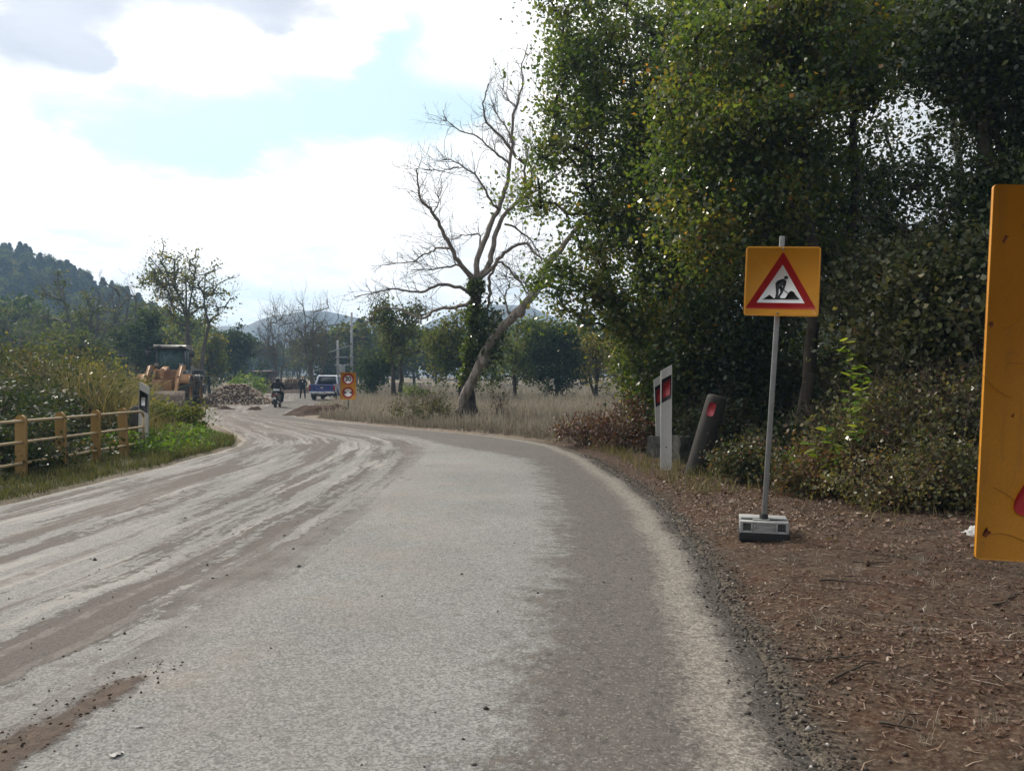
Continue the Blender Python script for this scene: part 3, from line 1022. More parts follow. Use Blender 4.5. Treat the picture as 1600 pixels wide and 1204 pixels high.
    # leafy undergrowth that closes the crowns down to the bushes
    for i, (px, py, d, rx, rz, lf, lab) in enumerate([
            (1445, 480, 9.7, .85, .95, DULL_OLIVE, 'leafy tall shrub standing behind the tallest bramble bush'),
            (1530, 490, 9.2, .6, 1.1, DULL_OLIVE, 'leafy tall shrub directly at the left edge of the orange board'),
            (1375, 470, 10.6, .6, .8, DULL_OLIVE, 'darker leafy shrub behind the yellow-green sapling sprig'),
            (1085, 530, 13.8, .95, 1.1, GREEN_OAK, 'leafy shrub above the leaning post'),
            (1155, 545, 13.4, .75, 1.1, DEEP_GREEN, 'leafy shrub just left of the sign pole'),
            (1020, 520, 15.6, .7, .8, YELLOWISH, 'yellow-green shrub above the two white marker posts')]):
        x, y = (px - 800) / F * d, d
        rr = np.random.default_rng(360 + i)
        cz = EYE + (HOR - py) / F * d - base_at(x, y)
        tr = [curve((rr.normal(0, .1), 0, 0), (rr.normal(0, .35 * rx), rr.normal(0, .2), cz + rz * rr.uniform(.2, .7)), rr, .06) for _ in range(3)]
        tree('leafy_shrub', x, y, tr, [((0, 0, cz), (rx, .6, rz), 1), ((0, 0, cz * .5), (rx * .7, .5, cz * .45), .5)], lab, 80, 120, .25, .082, .035, lf, BARK, 365 + i, (.34, .2), 'leafy shrubs at the front of the wood', 'shrub', zfloor=.3, twigs=30)
    for i, (px, d) in enumerate([(1305, 15.5), (1205, 18.5), (1345, 20.5)]):
        x, y = (px - 800) / F * d, d
        rr = np.random.default_rng(340 + i)
        tree('young_tree', x, y, [stalk(6.5, rr.normal(0, .3), 0, rr)], [((0, 0, 5.2), (1.2, 1.2, 1.5), 1)],
             ['thin young trunk in the dark hollow right of the sign pole', 'thin young trunk deep behind the digging-man sign', 'thin young trunk at the far back of the hollow'][i],
             40, 110, 0.35, 0.08, 0.06, DEEP_GREEN, BARK, 345 + i, (0.4, 0.2), 'young trees in the hollow of the wood')


def bush(name, px, d, rad, hh, label, leaf, per=120, nclu=60, size=0.05, spread=0.16, tint=(0.4, 0.2), seed=1, group=None, cat='bush', stems=7, twigs=60, dy=0.7, ground=0.0):
    rr = np.random.default_rng(seed)
    x, y = (px - 800) / F * d, d
    z = base_at(x, y)
    o = thing(name, label, cat, (x, y, z), group=group)
    ell = [((0, 0, hh * 0.45), (rad, rad * dy, hh * 0.55), 1)]
    C = in_ellipsoids(ell, nclu, rr, 0.5)
    C = C[C[:, 2] > 0.03]
    tr = [curve((rr.normal(0, .12 * rad), rr.normal(0, .1 * rad), -0.05), (rr.normal(0, .45 * rad), rr.normal(0, .3 * rad), hh * rr.uniform(.4, .85)), rr, .12) for _ in range(stems)]
    g, tips = grow(tr, C, rr, 0.014, 0.003, wob=0.16, sides=4)
    for _ in range(twigs):
        p = tips[rr.integers(len(tips))]
        spray(g, p[-1], np.array([rr.normal(0, .6), rr.normal(0, .5), 0.6]), rr.uniform(0.25, 0.6) * min(1.2, hh), 0.0045, 1, rr, 0.05)
    obj('stems', g, TWIG, o)
    if per:
        obj('foliage', foliage(tips, per, spread, size, rr, tint, 0.15, 0.8), leaf, o)
    return o


def right_bushes():
    G = 'bramble bushes in front of the wood'
    bush('bramble_bush', 1470, 8.6, 0.95, 1.45, 'tallest bramble bush, left of the orange board, with sparse glossy leaves', DULL_OLIVE, 100, 90, 0.05, 0.16, (0.50, 0.25), 401, G, twigs=110)
    bush('bramble_bush', 1370, 8.9, 0.8, 1.15, 'rounded bramble bush with yellow-green sprigs on its left shoulder', DULL_OLIVE, 95, 80, 0.05, 0.16, (0.50, 0.25), 402, G, twigs=110)
    bush('bramble_bush', 1290, 8.6, 0.6, 0.62, 'low reddish bramble bush right of the sign pole', BRAMBLE, 110, 60, 0.045, 0.13, (0.78, 0.18), 403, G)
    bush('bramble_bush', 1395, 7.9, 0.7, 0.55, 'low dull bramble mound in front, edged with dry leaves', DULL_OLIVE, 90, 70, 0.042, 0.13, (0.72, 0.22), 404, G, twigs=100)
    bush('bramble_bush', 1510, 7.7, 0.5, 0.75, 'bramble with dry stalks touching the edge of the orange board', DULL_OLIVE, 90, 50, 0.045, 0.13, (0.5, 0.25), 405, G, twigs=50)
    bush('bramble_bush', 1600, 8.2, 0.8, 1.5, 'bramble bush mostly hidden behind the orange board', BRAMBLE, 100, 60, 0.05, 0.15, (0.4, 0.25), 406, G)
    bush('bramble_bush', 1165, 9.8, 0.45, 0.50, 'small bramble tangle between the leaning post and the sign pole', BRAMBLE, 90, 45, 0.045, 0.12, (0.45, 0.25), 407, G)
    bush('bramble_bush', 1230, 11.2, 0.8, 0.7, 'dark bramble in the shade at the foot of the first trunk', BRAMBLE, 90, 55, 0.05, 0.14, (0.2, 0.2), 408, G)
    bush('bramble_bush', 1330, 11.0, 0.9, 1.2, 'dark bramble behind the yellow-green sprigs', BRAMBLE, 100, 65, 0.05, 0.15, (0.2, 0.2), 409, G)
    bush('bramble_bush', 1120, 12.6, 0.7, 0.9, 'bramble behind the leaning post', BRAMBLE, 90, 50, 0.05, 0.14, (0.3, 0.22), 410, G)
    bush('weed_clump', 1268, 9.1, 0.32, 0.62, 'bright yellow-green weed clump on the bramble right of the sign pole', FRESH, 30, 22, 0.07, 0.10, (0.55, 0.25), 411, None, stems=4, twigs=0)
    # rusty dry bramble on the verge before the field
    G2 = 'reddish dry bushes on the outer verge'
    bush('dry_bramble', 985, 14.6, 0.85, 0.95, 'reddish-brown dry bramble left of the white delineators', RUSTY, 55, 70, 0.055, 0.15, (0.45, 0.25), 421, G2, twigs=70)
    bush('dry_bramble', 925, 15.6, 0.75, 0.62, 'lower reddish bramble at the left end of the dry patch', RUSTY, 50, 55, 0.055, 0.14, (0.40, 0.25), 422, G2, twigs=50)
    bush('dry_bramble', 1012, 16.2, 0.5, 0.95, 'yellow-green patch in the reddish bramble', YELLOWISH, 60, 35, 0.06, 0.13, (0.75, 0.2), 423, G2)
    # bare brush at the foot of the leaning tree
    bush('bare_shrub', 662, 23.6, 1.15, 1.0, 'bare greyish shrub left of the leaning tree', OLIVE_GRASS, 22, 70, 0.07, 0.16, (0.25, 0.2), 431, None, twigs=130)
    bush('bare_shrub', 780, 23.0, 0.55, 1.55, 'dead brown shrub with crooked stems right of the leaning tree', OLIVE_GRASS, 3, 22, 0.06, 0.16, (0.5, 0.2), 432, None, stems=4, twigs=60)
    # light sprigs
    rr = np.random.default_rng(77)
    o = thing('elm_sapling', 'sapling sprig of pale yellow-green leaves in pairs before the dark hollow', 'sapling', ((1322 - 800) / F * 8.2, 8.2, base_at(3.57, 8.2)))
    g = Geo()
    shapes = []
    for k in range(4):
        V = np.array([(0, 0, 0), (.030, .012, .004), (.034, .045, .006), (.018, .085, 0), (0, .105, -.006), (-.018, .085, 0), (-.034, .045, .006), (-.030, .012, .004), (0, .05, -.006)]) * (.8 + .12 * k)
        lg = Geo().add(V, [[i, (i + 1) % 8, 8] for i in range(8)], 0, np.full(8, .2 + .26 * k))
        me = lg.mesh('leaf')
        me.materials.append(FRESH)
        shapes.append(me)
    spots = []
    for (dx, dy, h) in ((0.0, 0, 1.72), (0.26, 0.05, 1.42), (0.12, -0.1, 1.18), (-0.22, 0, 0.80), (-0.38, 0.05, 0.62)):
        c = curve((0.05, 0, -.05), (dx, dy, h), rr, 0.05, 0.0, 14)
        g.tube(c, np.linspace(.008, .002, len(c)), 4, cap=False)
        for j, q in enumerate(np.linspace(0.5, 1, 22)):
            i = q * (len(c) - 1)
            k = int(min(i, len(c) - 2))
            spots.append((c[k] + (c[k + 1] - c[k]) * (i - k), -1 if j % 2 else 1))
    obj('stems', g, TWIG, o)
    for p, sd in spots:
        obj('leaf', shapes[rr.integers(4)], [], o, loc=tuple(p), rot=(rr.normal(.1, .35), rr.normal(0, .35), sd * -1.57 + rr.normal(0, .6)))


# ------------------------------------------------------------------ traced bare tree
def leaning_tree():
    D = 24.0
    rr = np.random.default_rng(5)
    b0 = P(730, 655, D)
    b0[2] = base_at(b0[0], D) - 0.1
    o = thing('bare_leaning_tree', 'big bare tree with an ivy-clad upright trunk and a second trunk leaning right', 'tree', tuple(b0))

    def W(lst, dy0=0.0, dy1=0.0):
        q = np.array([P(560 + cx / 1.88, 40 + cy / 1.88, D) for cx, cy in lst])
        # smooth the traced line a little
        t = np.linspace(0, len(q) - 1, (len(q) - 1) * 4 + 1)
        pad = np.concatenate([[2 * q[0] - q[1]], q, [2 * q[-1] - q[-2]]])
        out = []
        for v in t:
            i = int(min(v, len(q) - 2))
            f = v - i
            p0, p1, p2, p3 = pad[i], pad[i + 1], pad[i + 2], pad[i + 3]
            out.append(0.5 * (2 * p1 + (p2 - p0) * f + (2 * p0 - 5 * p1 + 4 * p2 - p3) * f * f + (3 * p1 - p0 - 3 * p2 + p3) * f ** 3))
        out = np.array(out)
        out[:, 1] += np.linspace(dy0, dy1, len(out))
        out[1:] += rr.normal(0, 0.02, (len(out) - 1, 3))
        return out - b0
    g = Geo()
    px = 1 / 1.88 / F * D     # metres per crop pixel
    lean = W([(292, 1175), (305, 1120), (335, 1040), (390, 932), (450, 862), (510, 800), (552, 715), (600, 655), (650, 590)], 0.1, -0.9)
    lt = Geo()
    lt.tube(lean, np.interp(np.linspace(0, 1, len(lean)), [0, .12, .35, .7, 1], np.array([24, 16.5, 13.5, 11.5, 5]) * px), 10, cap=False)
    for i in (10, 17, 22):
        lt.ball(lean[i] + np.array([.12, -.1, 0]), (.16, .14, .2), 8)
    obj('leaning_trunk', lt, BARK_PALE, o, True)
    up = W([(318, 1175), (322, 1120), (322, 1040), (334, 950), (340, 850), (345, 742)], 0.15, 0.2)
    ut = Geo()
    ut.tube(up, np.interp(np.linspace(0, 1, len(up)), [0, .2, 1], np.array([27, 20, 16]) * px), 10, cap=False)
    # roots and split stool
    for a in np.linspace(0.3, 6, 7):
        ut.tube([np.array([0.05, 0, .75]), np.array([.33 * math.cos(a), .33 * math.sin(a), .3]), np.array([.6 * math.cos(a), .55 * math.sin(a), -.05])], [.16, .13, .06], 6, cap=False)
    obj('upright_trunk', ut, BARK, o, True)
    main = [
        (W([(345, 748), (312, 715), (282, 672), (250, 610), (225, 560), (195, 535), (185, 490), (186, 450)], .2, -1.2), 9.5, 2),
        (W([(345, 748), (350, 682), (384, 590), (410, 530), (430, 478), (445, 400), (450, 330), (462, 220), (484, 150), (480, 100), (500, 20)], .2, .9), 10.5, 1.5),
        (W([(345, 748), (382, 700), (396, 640), (416, 570), (450, 530), (488, 482), (491, 400), (500, 350)], .2, .3), 11, 3),
        (W([(491, 400), (465, 385), (425, 340), (378, 298), (370, 255), (384, 200)], .3, -.9), 6.5, 1.6),
        (W([(350, 745), (402, 700), (440, 662), (492, 645), (520, 682), (552, 700)], .2, -.7), 7.5, 3),
        (W([(340, 790), (300, 772), (240, 766), (190, 790), (140, 786), (100, 792), (20, 818)], .2, -1.6), 6.5, 1.5),
        (W([(338, 800), (282, 826), (222, 830), (182, 856), (122, 830), (52, 820), (20, 850)], .2, .9), 7, 1.6),
        (W([(330, 742), (300, 710), (240, 722), (168, 732)], .2, -1.0), 5, 1.5),
        (W([(272, 655), (235, 650), (200, 662), (140, 686), (65, 695)], 0, .8), 4.5, 1.3),
        (W([(412, 535), (390, 520), (352, 462), (302, 430), (258, 420)], .3, -1.2), 5, 1.3),
        (W([(448, 530), (486, 508), (530, 484), (592, 440)], .2, -.4), 6, 3),
        (W([(350, 680), (356, 610), (310, 602), (270, 612)], .2, 1.0), 4, 1.3),
        (W([(384, 770), (386, 730), (412, 690), (452, 722), (492, 772), (500, 790)], .3, .5), 5.5, 2),
        (W([(384, 770), (384, 800), (370, 860)], .3, .3), 6, 5),
        (W([(430, 580), (470, 590), (520, 640), (545, 690)], .2, .8), 4, 1.5),
        (W([(490, 480), (510, 430), (515, 370), (505, 300)], .3, 1.2), 4.5, 1.5),
        (W([(445, 400), (400, 370), (350, 330), (300, 320), (255, 290)], .4, -.6), 4, 1.2),
        (W([(450, 330), (430, 270), (400, 220), (395, 180)], .5, 1.4), 3.5, 1.2),
        (W([(462, 220), (440, 190), (420, 150)], .6, .9), 2.6, 1),
        (W([(300, 440), (255, 455), (215, 460)], -.9, -1.3), 2.6, 1),
        (W([(225, 560), (240, 520), (238, 480)], -.5, -.2), 2.6, 1),
        (W([(450, 862), (430, 800), (445, 770), (430, 740)], -.2, -.6), 3.5, 1.5),
        (W([(510, 800), (480, 760), (420, 745)], -.4, -1.0), 3.0, 1.2),
    ]
    for q, r0, r1 in main:
        g.tube(q, np.linspace(r0 * .9, r1 * .8, len(q)) * px, 7, cap=False)
    obj('limbs', g, BARK_PALE, o, True)
    tw = Geo()
    tips = []
    for q, r0, r1 in main:
        if r0 > 9 and r1 > 2.5:
            lo = 0.5
        else:
            lo = 0.25
        L = np.sum(np.linalg.norm(np.diff(q, axis=0), axis=1))
        for _ in range(int(6 + L * 5.2)):
            i = int(rr.uniform(lo, 1) * (len(q) - 1))
            i = max(1, i)
            d = unit(q[i] - q[i - 1])
            side = unit(rr.normal(0, 1, 3))
            spray(tw, q[i], d * 0.7 + side * 0.9 + np.array([-.25, 0, .25]), rr.uniform(0.3, 1.05), 0.011, 2 if rr.random() < .6 else 1, rr, 0.12, 0.4, 3, 3, tips)
    obj('twigs', tw, BARK_GREY, o)
    # a few leaves left near the middle of the crown
    c = np.concatenate([rr.normal(0, 1, (60, 3)) * .35 + (P(560 + 465 / 1.88, 40 + 480 / 1.88, D) - b0), rr.normal(0, 1, (22, 3)) * .2 + (P(560 + 385 / 1.88, 40 + 462 / 1.88, D) - b0),
                        rr.normal(0, 1, (16, 3)) * .16 + (P(560 + 430 / 1.88, 40 + 155 / 1.88, D) - b0)])
    V, Fq = leaves(c, 0.13, rr)
    obj('last_leaves', Geo().add(V, Fq, 0, rr.uniform(.1, .6, len(Fq))), GREEN_OAK, o)
    # ivy
    n = 5200
    i = rr.uniform(0.34, 1.0, n) ** 1.0 * (len(up) - 1)
    k = np.clip(i.astype(int), 0, len(up) - 2)
    c = up[k] + (up[k + 1] - up[k]) * (i - k)[:, None]
    a = rr.uniform(0, 2 * math.pi, n)
    rad = np.abs(rr.normal(.19, .06, n)) * np.interp(i / (len(up) - 1), [.34, .5, 1], [.7, 1.2, .85]) * (1 + .35 * np.sin(i * 1.7))
    c = c + np.stack([np.cos(a) * rad, np.sin(a) * rad, rr.normal(0, .05, n)], 1)
    V, Fq = leaves(c, 0.10, rr, .5, .42)
    obj('ivy', Geo().add(V, Fq, 0, np.clip(rr.normal(.35, .18, n), 0.01, .7)), GREEN_OAK, o)
    # ivy mass spilling to the right between the trunks
    c = rr.normal(0, 1, (1700, 3)) * np.array([.30, .30, .55]) + (P(764, 530, D) - b0)
    V, Fq = leaves(c, 0.11, rr, .5, .42)
    obj('ivy', Geo().add(V, Fq, 0, np.clip(rr.normal(.25, .2, 1700), 0.01, 1)), DEEP_GREEN, o)


# ------------------------------------------------------------------ middle distance
def field_tree(name, px, top, width, d, label, leaf, tint, seed, per=45, nclu=80, size=0.2, low=0.25, bark=BARK, group='trees standing in and behind the dry field',
               lean=0.0, spread=0.42, twigs=0, trunks=1, shell=0.45, r0=None, base_py=None):
    x = (px - 800) / F * d
    zb = base_at(x, d)
    top_z = EYE + (HOR - top) / F * d - zb
    w = width / F * d / 2 * (1.2 if low < .2 else 1.0)
    per = int(per * (1.35 if low < .2 else 1.0))
    rr = np.random.default_rng(seed)
    lo = top_z * low
    tr = []
    for k in range(trunks):
        a = rr.uniform(-.5, .5)
        tr.append(curve((rr.normal(0, .08), 0, 0), (lean + (k - (trunks - 1) / 2) * w * (.36 if trunks < 4 or low > .32 else .22), rr.normal(0, .3), top_z * rr.uniform(.66, .84)), rr, .07, 0, 8))
    ell = [((lean * .6, 0, (lo + top_z) / 2), (w, w * .8, (top_z - lo) / 2), 2)]
    for _ in range(4):
        ell.append(((lean * .6 + rr.uniform(-.6, .6) * w, rr.uniform(-.4, .4) * w, lo + (top_z - lo) * rr.uniform(.25, .8)), (w * .45, w * .4, (top_z - lo) * .25), .7))
    return tree(name, x, d, tr, ell, label, nclu, per, spread, size, r0 or max(.08, .024 * top_z), leaf, bark, seed, tint, group, zfloor=.15, twigs=twigs, shell=shell)


def mid_trees():
    field_tree('sparse_poplar', 297, 362, 150, 56, 'tall tree with sparse olive leaves standing behind the wheel loader', YELLOWISH, (.42, .2), 501, 30, 150, .18, .30, BARK_GREY, None, trunks=4, twigs=160, spread=.38, r0=.19)
    field_tree('ivy_oak', 622, 452, 100, 48, 'crooked tree with dark ivy trunk left of the bare leaning tree', YELLOWISH, (.18, .16), 502, 55, 90, .17, .30, BARK, trunks=2, spread=.4)
    field_tree('evergreen_bush_tree', 586, 528, 46, 52, 'small dark evergreen tree beside the crooked ivy tree', MID_DEEP, (.5, .2), 503, 70, 50, .17, .06)
    field_tree('field_maple', 718, 478, 92, 43, 'olive-green tree behind the ivy trunk of the leaning tree', YELLOWISH, (.30, .2), 504, 70, 80, .17, .10)
    field_tree('field_maple', 808, 486, 110, 47, 'broad dull green tree seen under the leaning trunk', MID_GREEN, (.42, .16), 505, 70, 90, .17, .06)
    field_tree('evergreen_oak', 870, 498, 68, 45, 'very dark rounded evergreen tree in the field', MID_DEEP, (.25, .15), 506, 95, 70, .17, .10)
    field_tree('autumn_tree', 930, 512, 76, 47, 'small yellowing tree between the dark evergreen and the wood', YELLOWISH, (.72, .2), 507, 45, 70, .17, .16, trunks=3)
    field_tree('field_maple', 986, 520, 56, 50, 'green tree just left of the wood edge', MID_GREEN, (.55, .2), 508, 70, 60, .18, .08)
    field_tree('bare_tree', 492, 452, 86, 66, 'bare tree with ivy on its trunk behind the parked pickup', MID_GREEN, (.5, .2), 509, 5, 150, .16, .2, BARK_GREY, None, trunks=3, twigs=330, r0=.15)
    field_tree('bare_tree', 436, 480, 62, 78, 'thin bare greyish tree left of the ivy-trunked one', YELLOWISH, (.4, .2), 510, 3, 110, .18, .2, BARK_GREY, None, trunks=3, twigs=260, r0=.12)
    field_tree('bare_tree', 470, 520, 70, 95, 'low bare thicket between the two bare trees', YELLOWISH, (.3, .2), 511, 14, 60, .2, .1, BARK_GREY, None, trunks=4, twigs=120, r0=.12)
    field_tree('dark_thicket_tree', 222, 470, 84, 60, 'dark green tree left of the wheel loader cab', MID_DEEP, (.45, .2), 512, 80, 90, .22, .04, group=None)
    field_tree('dark_thicket_tree', 366, 506, 90, 82, 'rounded blue-green tree right of the sparse poplar', MID_DEEP, (.6, .2), 513, 90, 90, .26, .04, group=None)
    field_tree('dark_thicket_tree', 328, 520, 62, 72, 'lighter green tree right behind the loader body', MID_GREEN, (.6, .2), 514, 70, 60, .24, .04, group=None)
    field_tree('brown_thicket_tree', 130, 428, 130, 70, 'bare-branched brownish tree below the hill', YELLOWISH, (.15, .2), 515, 24, 90, .22, .12, BARK_GREY, 'brownish trees at the foot of the hill', trunks=4, twigs=160)
    field_tree('brown_thicket_tree', 195, 426, 90, 76, 'thin twiggy grey tree between the hill and the sparse poplar', YELLOWISH, (.15, .2), 516, 10, 80, .2, .15, BARK_GREY, 'brownish trees at the foot of the hill', trunks=4, twigs=180)
    field_tree('brown_thicket_tree', 40, 470, 150, 72, 'low greyish tree at the left edge below the hill', YELLOWISH, (.12, .18), 517, 40, 90, .24, .06, BARK_GREY, 'brownish trees at the foot of the hill', trunks=4, twigs=80)
    field_tree('brown_thicket_tree', 105, 500, 110, 50, 'dull olive thicket behind the left hedge', YELLOWISH, (.18, .18), 518, 50, 80, .2, .04, BARK_GREY, 'brownish trees at the foot of the hill', trunks=3)
    # rust coloured shrub, yellow shrub
    bush('rusty_shrub', 447, 76, 1.9, 1.35, 'rust-brown shrub behind the standing person', RUSTY, 60, 70, .16, .3, (.5, .2), 521, None, dy=.8)
    bush('broom_shrub', 386, 66, 1.7, 1.9, 'yellow-green shrub behind the heap of rubble', FRESH, 40, 60, .17, .3, (.55, .25), 522, None, dy=.8)
    bush('field_shrub', 652, 44, .9, 1.2, 'small light green bush in the field right of the crooked ivy tree', FRESH, 30, 40, .12, .2, (.4, .25), 523, None)


# ------------------------------------------------------------------ far trees, sharing meshes
def conifer_mesh(seed):
    r = np.random.default_rng(seed)
    g = Geo()
    h = 8.0
    n = 950
    z = h * (0.12 + 0.88 * r.uniform(0, 1, n) ** .85)
    rad = (.08 + 1 - z / h) ** .95 * 2.3 * r.uniform(.15, 1.0, n) ** .7 * (.72 + .4 * (1 - (z * .75 + seed * .3) % 1.0))
    a = r.uniform(0, 6.283, n)
    c = np.stack([rad * np.cos(a), rad * np.sin(a), z], 1)
    V, Fq = leaves(c, 0.66, r, .3, .36)
    g.add(V, Fq, 0, np.clip(r.normal(.45, .25, n), .01, 1))
    t = Geo().tube([(0, 0, -.3), (0, 0, 4), (0, 0, 7.6)], [.2, .13, .04], 5, cap=False)
    return g, t


def round_mesh(seed):
    r = np.random.default_rng(seed)
    tr = [curve((0, 0, -.3), (r.normal(0, .5), r.normal(0, .5), 5.5), r, .06, 0, 6)]
    ell = [((0, 0, 4.3), (2.3, 2.3, 2.9), 1), ((r.normal(0, 1), r.normal(0, 1), 5.6), (1.4, 1.4, 1.5), .6), ((r.normal(0, 1.2), r.normal(0, 1), 3), (1.6, 1.6, 1.3), .6)]
    g, tips = grow(tr, in_ellipsoids(ell, 46, r, .45), r, .18, .02, sides=5)
    f = foliage(tips, 34, .55, .44, r, (.4, .2), .2, .8)
    f.Fs = [(a, b_, np.minimum(t, .8)) for a, b_, t in f.Fs]
    return f, g


def far_trees():
    kinds = []
    for i in range(3):
        c, t = conifer_mesh(600 + i)
        kinds.append(('pine_tree', c.mesh('pine_crown'), t.mesh('pine_trunk', True), PINE))
    for i in range(4):
        c, t = round_mesh(620 + i)
        kinds.append(('hillside_tree', c.mesh('round_crown'), t.mesh('round_trunk', True), (YELLOWISH, MID_GREEN, MID_DEEP, MID_GREEN)[i]))
    for k in kinds:
        k[1].materials.append(k[3])
        k[2].materials.append(BARK)
    r = np.random.default_rng(9)

    def put(k, x, y, z, s, label, group, nm=None):
        o = thing(nm or kinds[k][0], label, 'tree', (x, y, z), (0, 0, r.uniform(0, 6.28)), group)
        wd = r.uniform(1.15, 1.6) if k < 3 else 1.0
        o.scale = (s * wd * r.uniform(.85, 1.15), s * wd * r.uniform(.85, 1.15), s)
        for n_, me in (('trunk', kinds[k][2]), ('crown', kinds[k][1])):
            obj(n_, me, [], o)
    n = 0
    rounds = 0
    tries = 0
    while n < 500 and tries < 15000:
        tries += 1
        y = r.uniform(108, 235)
        x = r.uniform(-.72, -.27) * y
        hz = float(hill_z(np.array([x]), np.array([y]))[0])
        zz = float(rise(np.array(x), np.array(y))) + hz - 0.6
        if hz < 1.0 or y > 226:
            continue
        pine = r.random() < (0.52 if hz > 9 else 0.22)
        if not pine and rounds >= 285:
            continue
        rounds += not pine
        k = r.integers(0, 3) if pine else r.integers(3, 7)
        if pine:
            put(k, x, y, zz, r.uniform(.5, .95) * (1.25 if r.random() < .12 else 1), 'dark pine among many on the wooded hill at the left', 'pines on the wooded hill')
        else:
            put(k, x, y, zz, r.uniform(.6, .95), 'dull rounded tree among many on the lower slope of the hill at the left', 'rounded trees on the slope of the hill')
        n += 1
    for i in range(60):
        y = r.uniform(92, 150)
        px = r.uniform(330, 1010) if i < 44 else r.uniform(1010, 1900)
        x = (px - 800) / F * y
        if xL(y) - 2 < x < xR(y) + 2:
            continue
        top = r.uniform(498, 535) if px < 560 else r.uniform(485, 520)
        zz = base_at(x, y) - .2
        s = (EYE + (HOR - top) / F * y - zz) / 8.0
        k = r.integers(3, 7) if r.random() < .7 else r.integers(0, 3)
        put(k, x, y, zz, max(.5, s), 'tree in the dark row closing the back of the dry field', 'trees closing the back of the field', 'far_tree')
    for i in range(26):
        y = r.uniform(78, 112)
        px = r.uniform(-60, 330)
        x = (px - 800) / F * y
        zz = base_at(x, y) - .2
        top = r.uniform(470, 525)
        put(r.integers(3, 7), x, y, zz, max(.5, (EYE + (HOR - top) / F * y - zz) / 7.0), 'greyish tree in the belt at the foot of the hill', 'trees in the belt below the hill', 'far_tree')


# ------------------------------------------------------------------ left side
def left_bushes():
    G = 'bushes of the left hedge'
    bush('hedge_bush', 20, 13.5, 2.0, 1.95, 'dark leafy hedge bush at the left edge behind the railing', HEDGE, 130, 120, .07, .22, (.25, .2), 701, G, stems=10, dy=.8)
    bush('hedge_bush', 88, 15.5, 1.3, 1.5, 'dark hedge bush behind the second and third railing posts', HEDGE, 120, 110, .07, .22, (.32, .22), 702, G, stems=10, dy=.8)
    bush('hedge_bush', 60, 18.5, 2.2, 2.2, 'brownish top of the hedge with dead stalks', HEDGE, 80, 100, .08, .24, (.62, .2), 703, G, stems=10, twigs=120)
    bush('hedge_bush', -60, 11.5, 1.6, 1.9, 'hedge bush cut by the left edge, close behind the railing', HEDGE, 110, 80, .07, .22, (.3, .2), 704, G)
    bush('hedge_bush', 165, 16.6, 0.9, 1.05, 'olive bush behind the last two railing posts', YELLOWISH, 90, 70, .07, .2, (.25, .2), 705, G)
    bush('hedge_bush', 268, 17.6, 0.8, 0.80, 'fresh green bush right of the white marker post with black band', MID_GREEN, 110, 60, .07, .18, (.5, .25), 706, G)
    bush('hedge_bush', 225, 24.0, 1.2, .75, 'tawny overgrown bush in front of the loader', YELLOWISH, 50, 60, .08, .20, (.55, .2), 707, G, twigs=30)
    bush('hedge_bush', 120, 28.0, 2.6, 2.1, 'wide tawny bush further along the hedge', YELLOWISH, 80, 110, .11, .3, (.5, .2), 708, G, twigs=80)
    bush('hedge_bush', 45, 30.0, 3.2, 3.0, 'wide dull bush at the back of the hedge', YELLOWISH, 80, 110, .12, .3, (.2, .2), 709, G, twigs=80)
    bush('hedge_bush', 15, 10.8, .9, .75, 'low bramble growing up between the first railing posts', HEDGE, 90, 60, .06, .15, (.2, .18), 710, G)
    bush('hedge_bush', 112, 13.8, .9, .7, 'low bramble under the middle of the railing', HEDGE, 90, 60, .06, .15, (.22, .18), 711, G)
    bush('hedge_bush', 172, 15.8, .5, .6, 'low bramble with brown leaves at the last railing post', HEDGE, 70, 45, .06, .14, (.55, .2), 712, G)


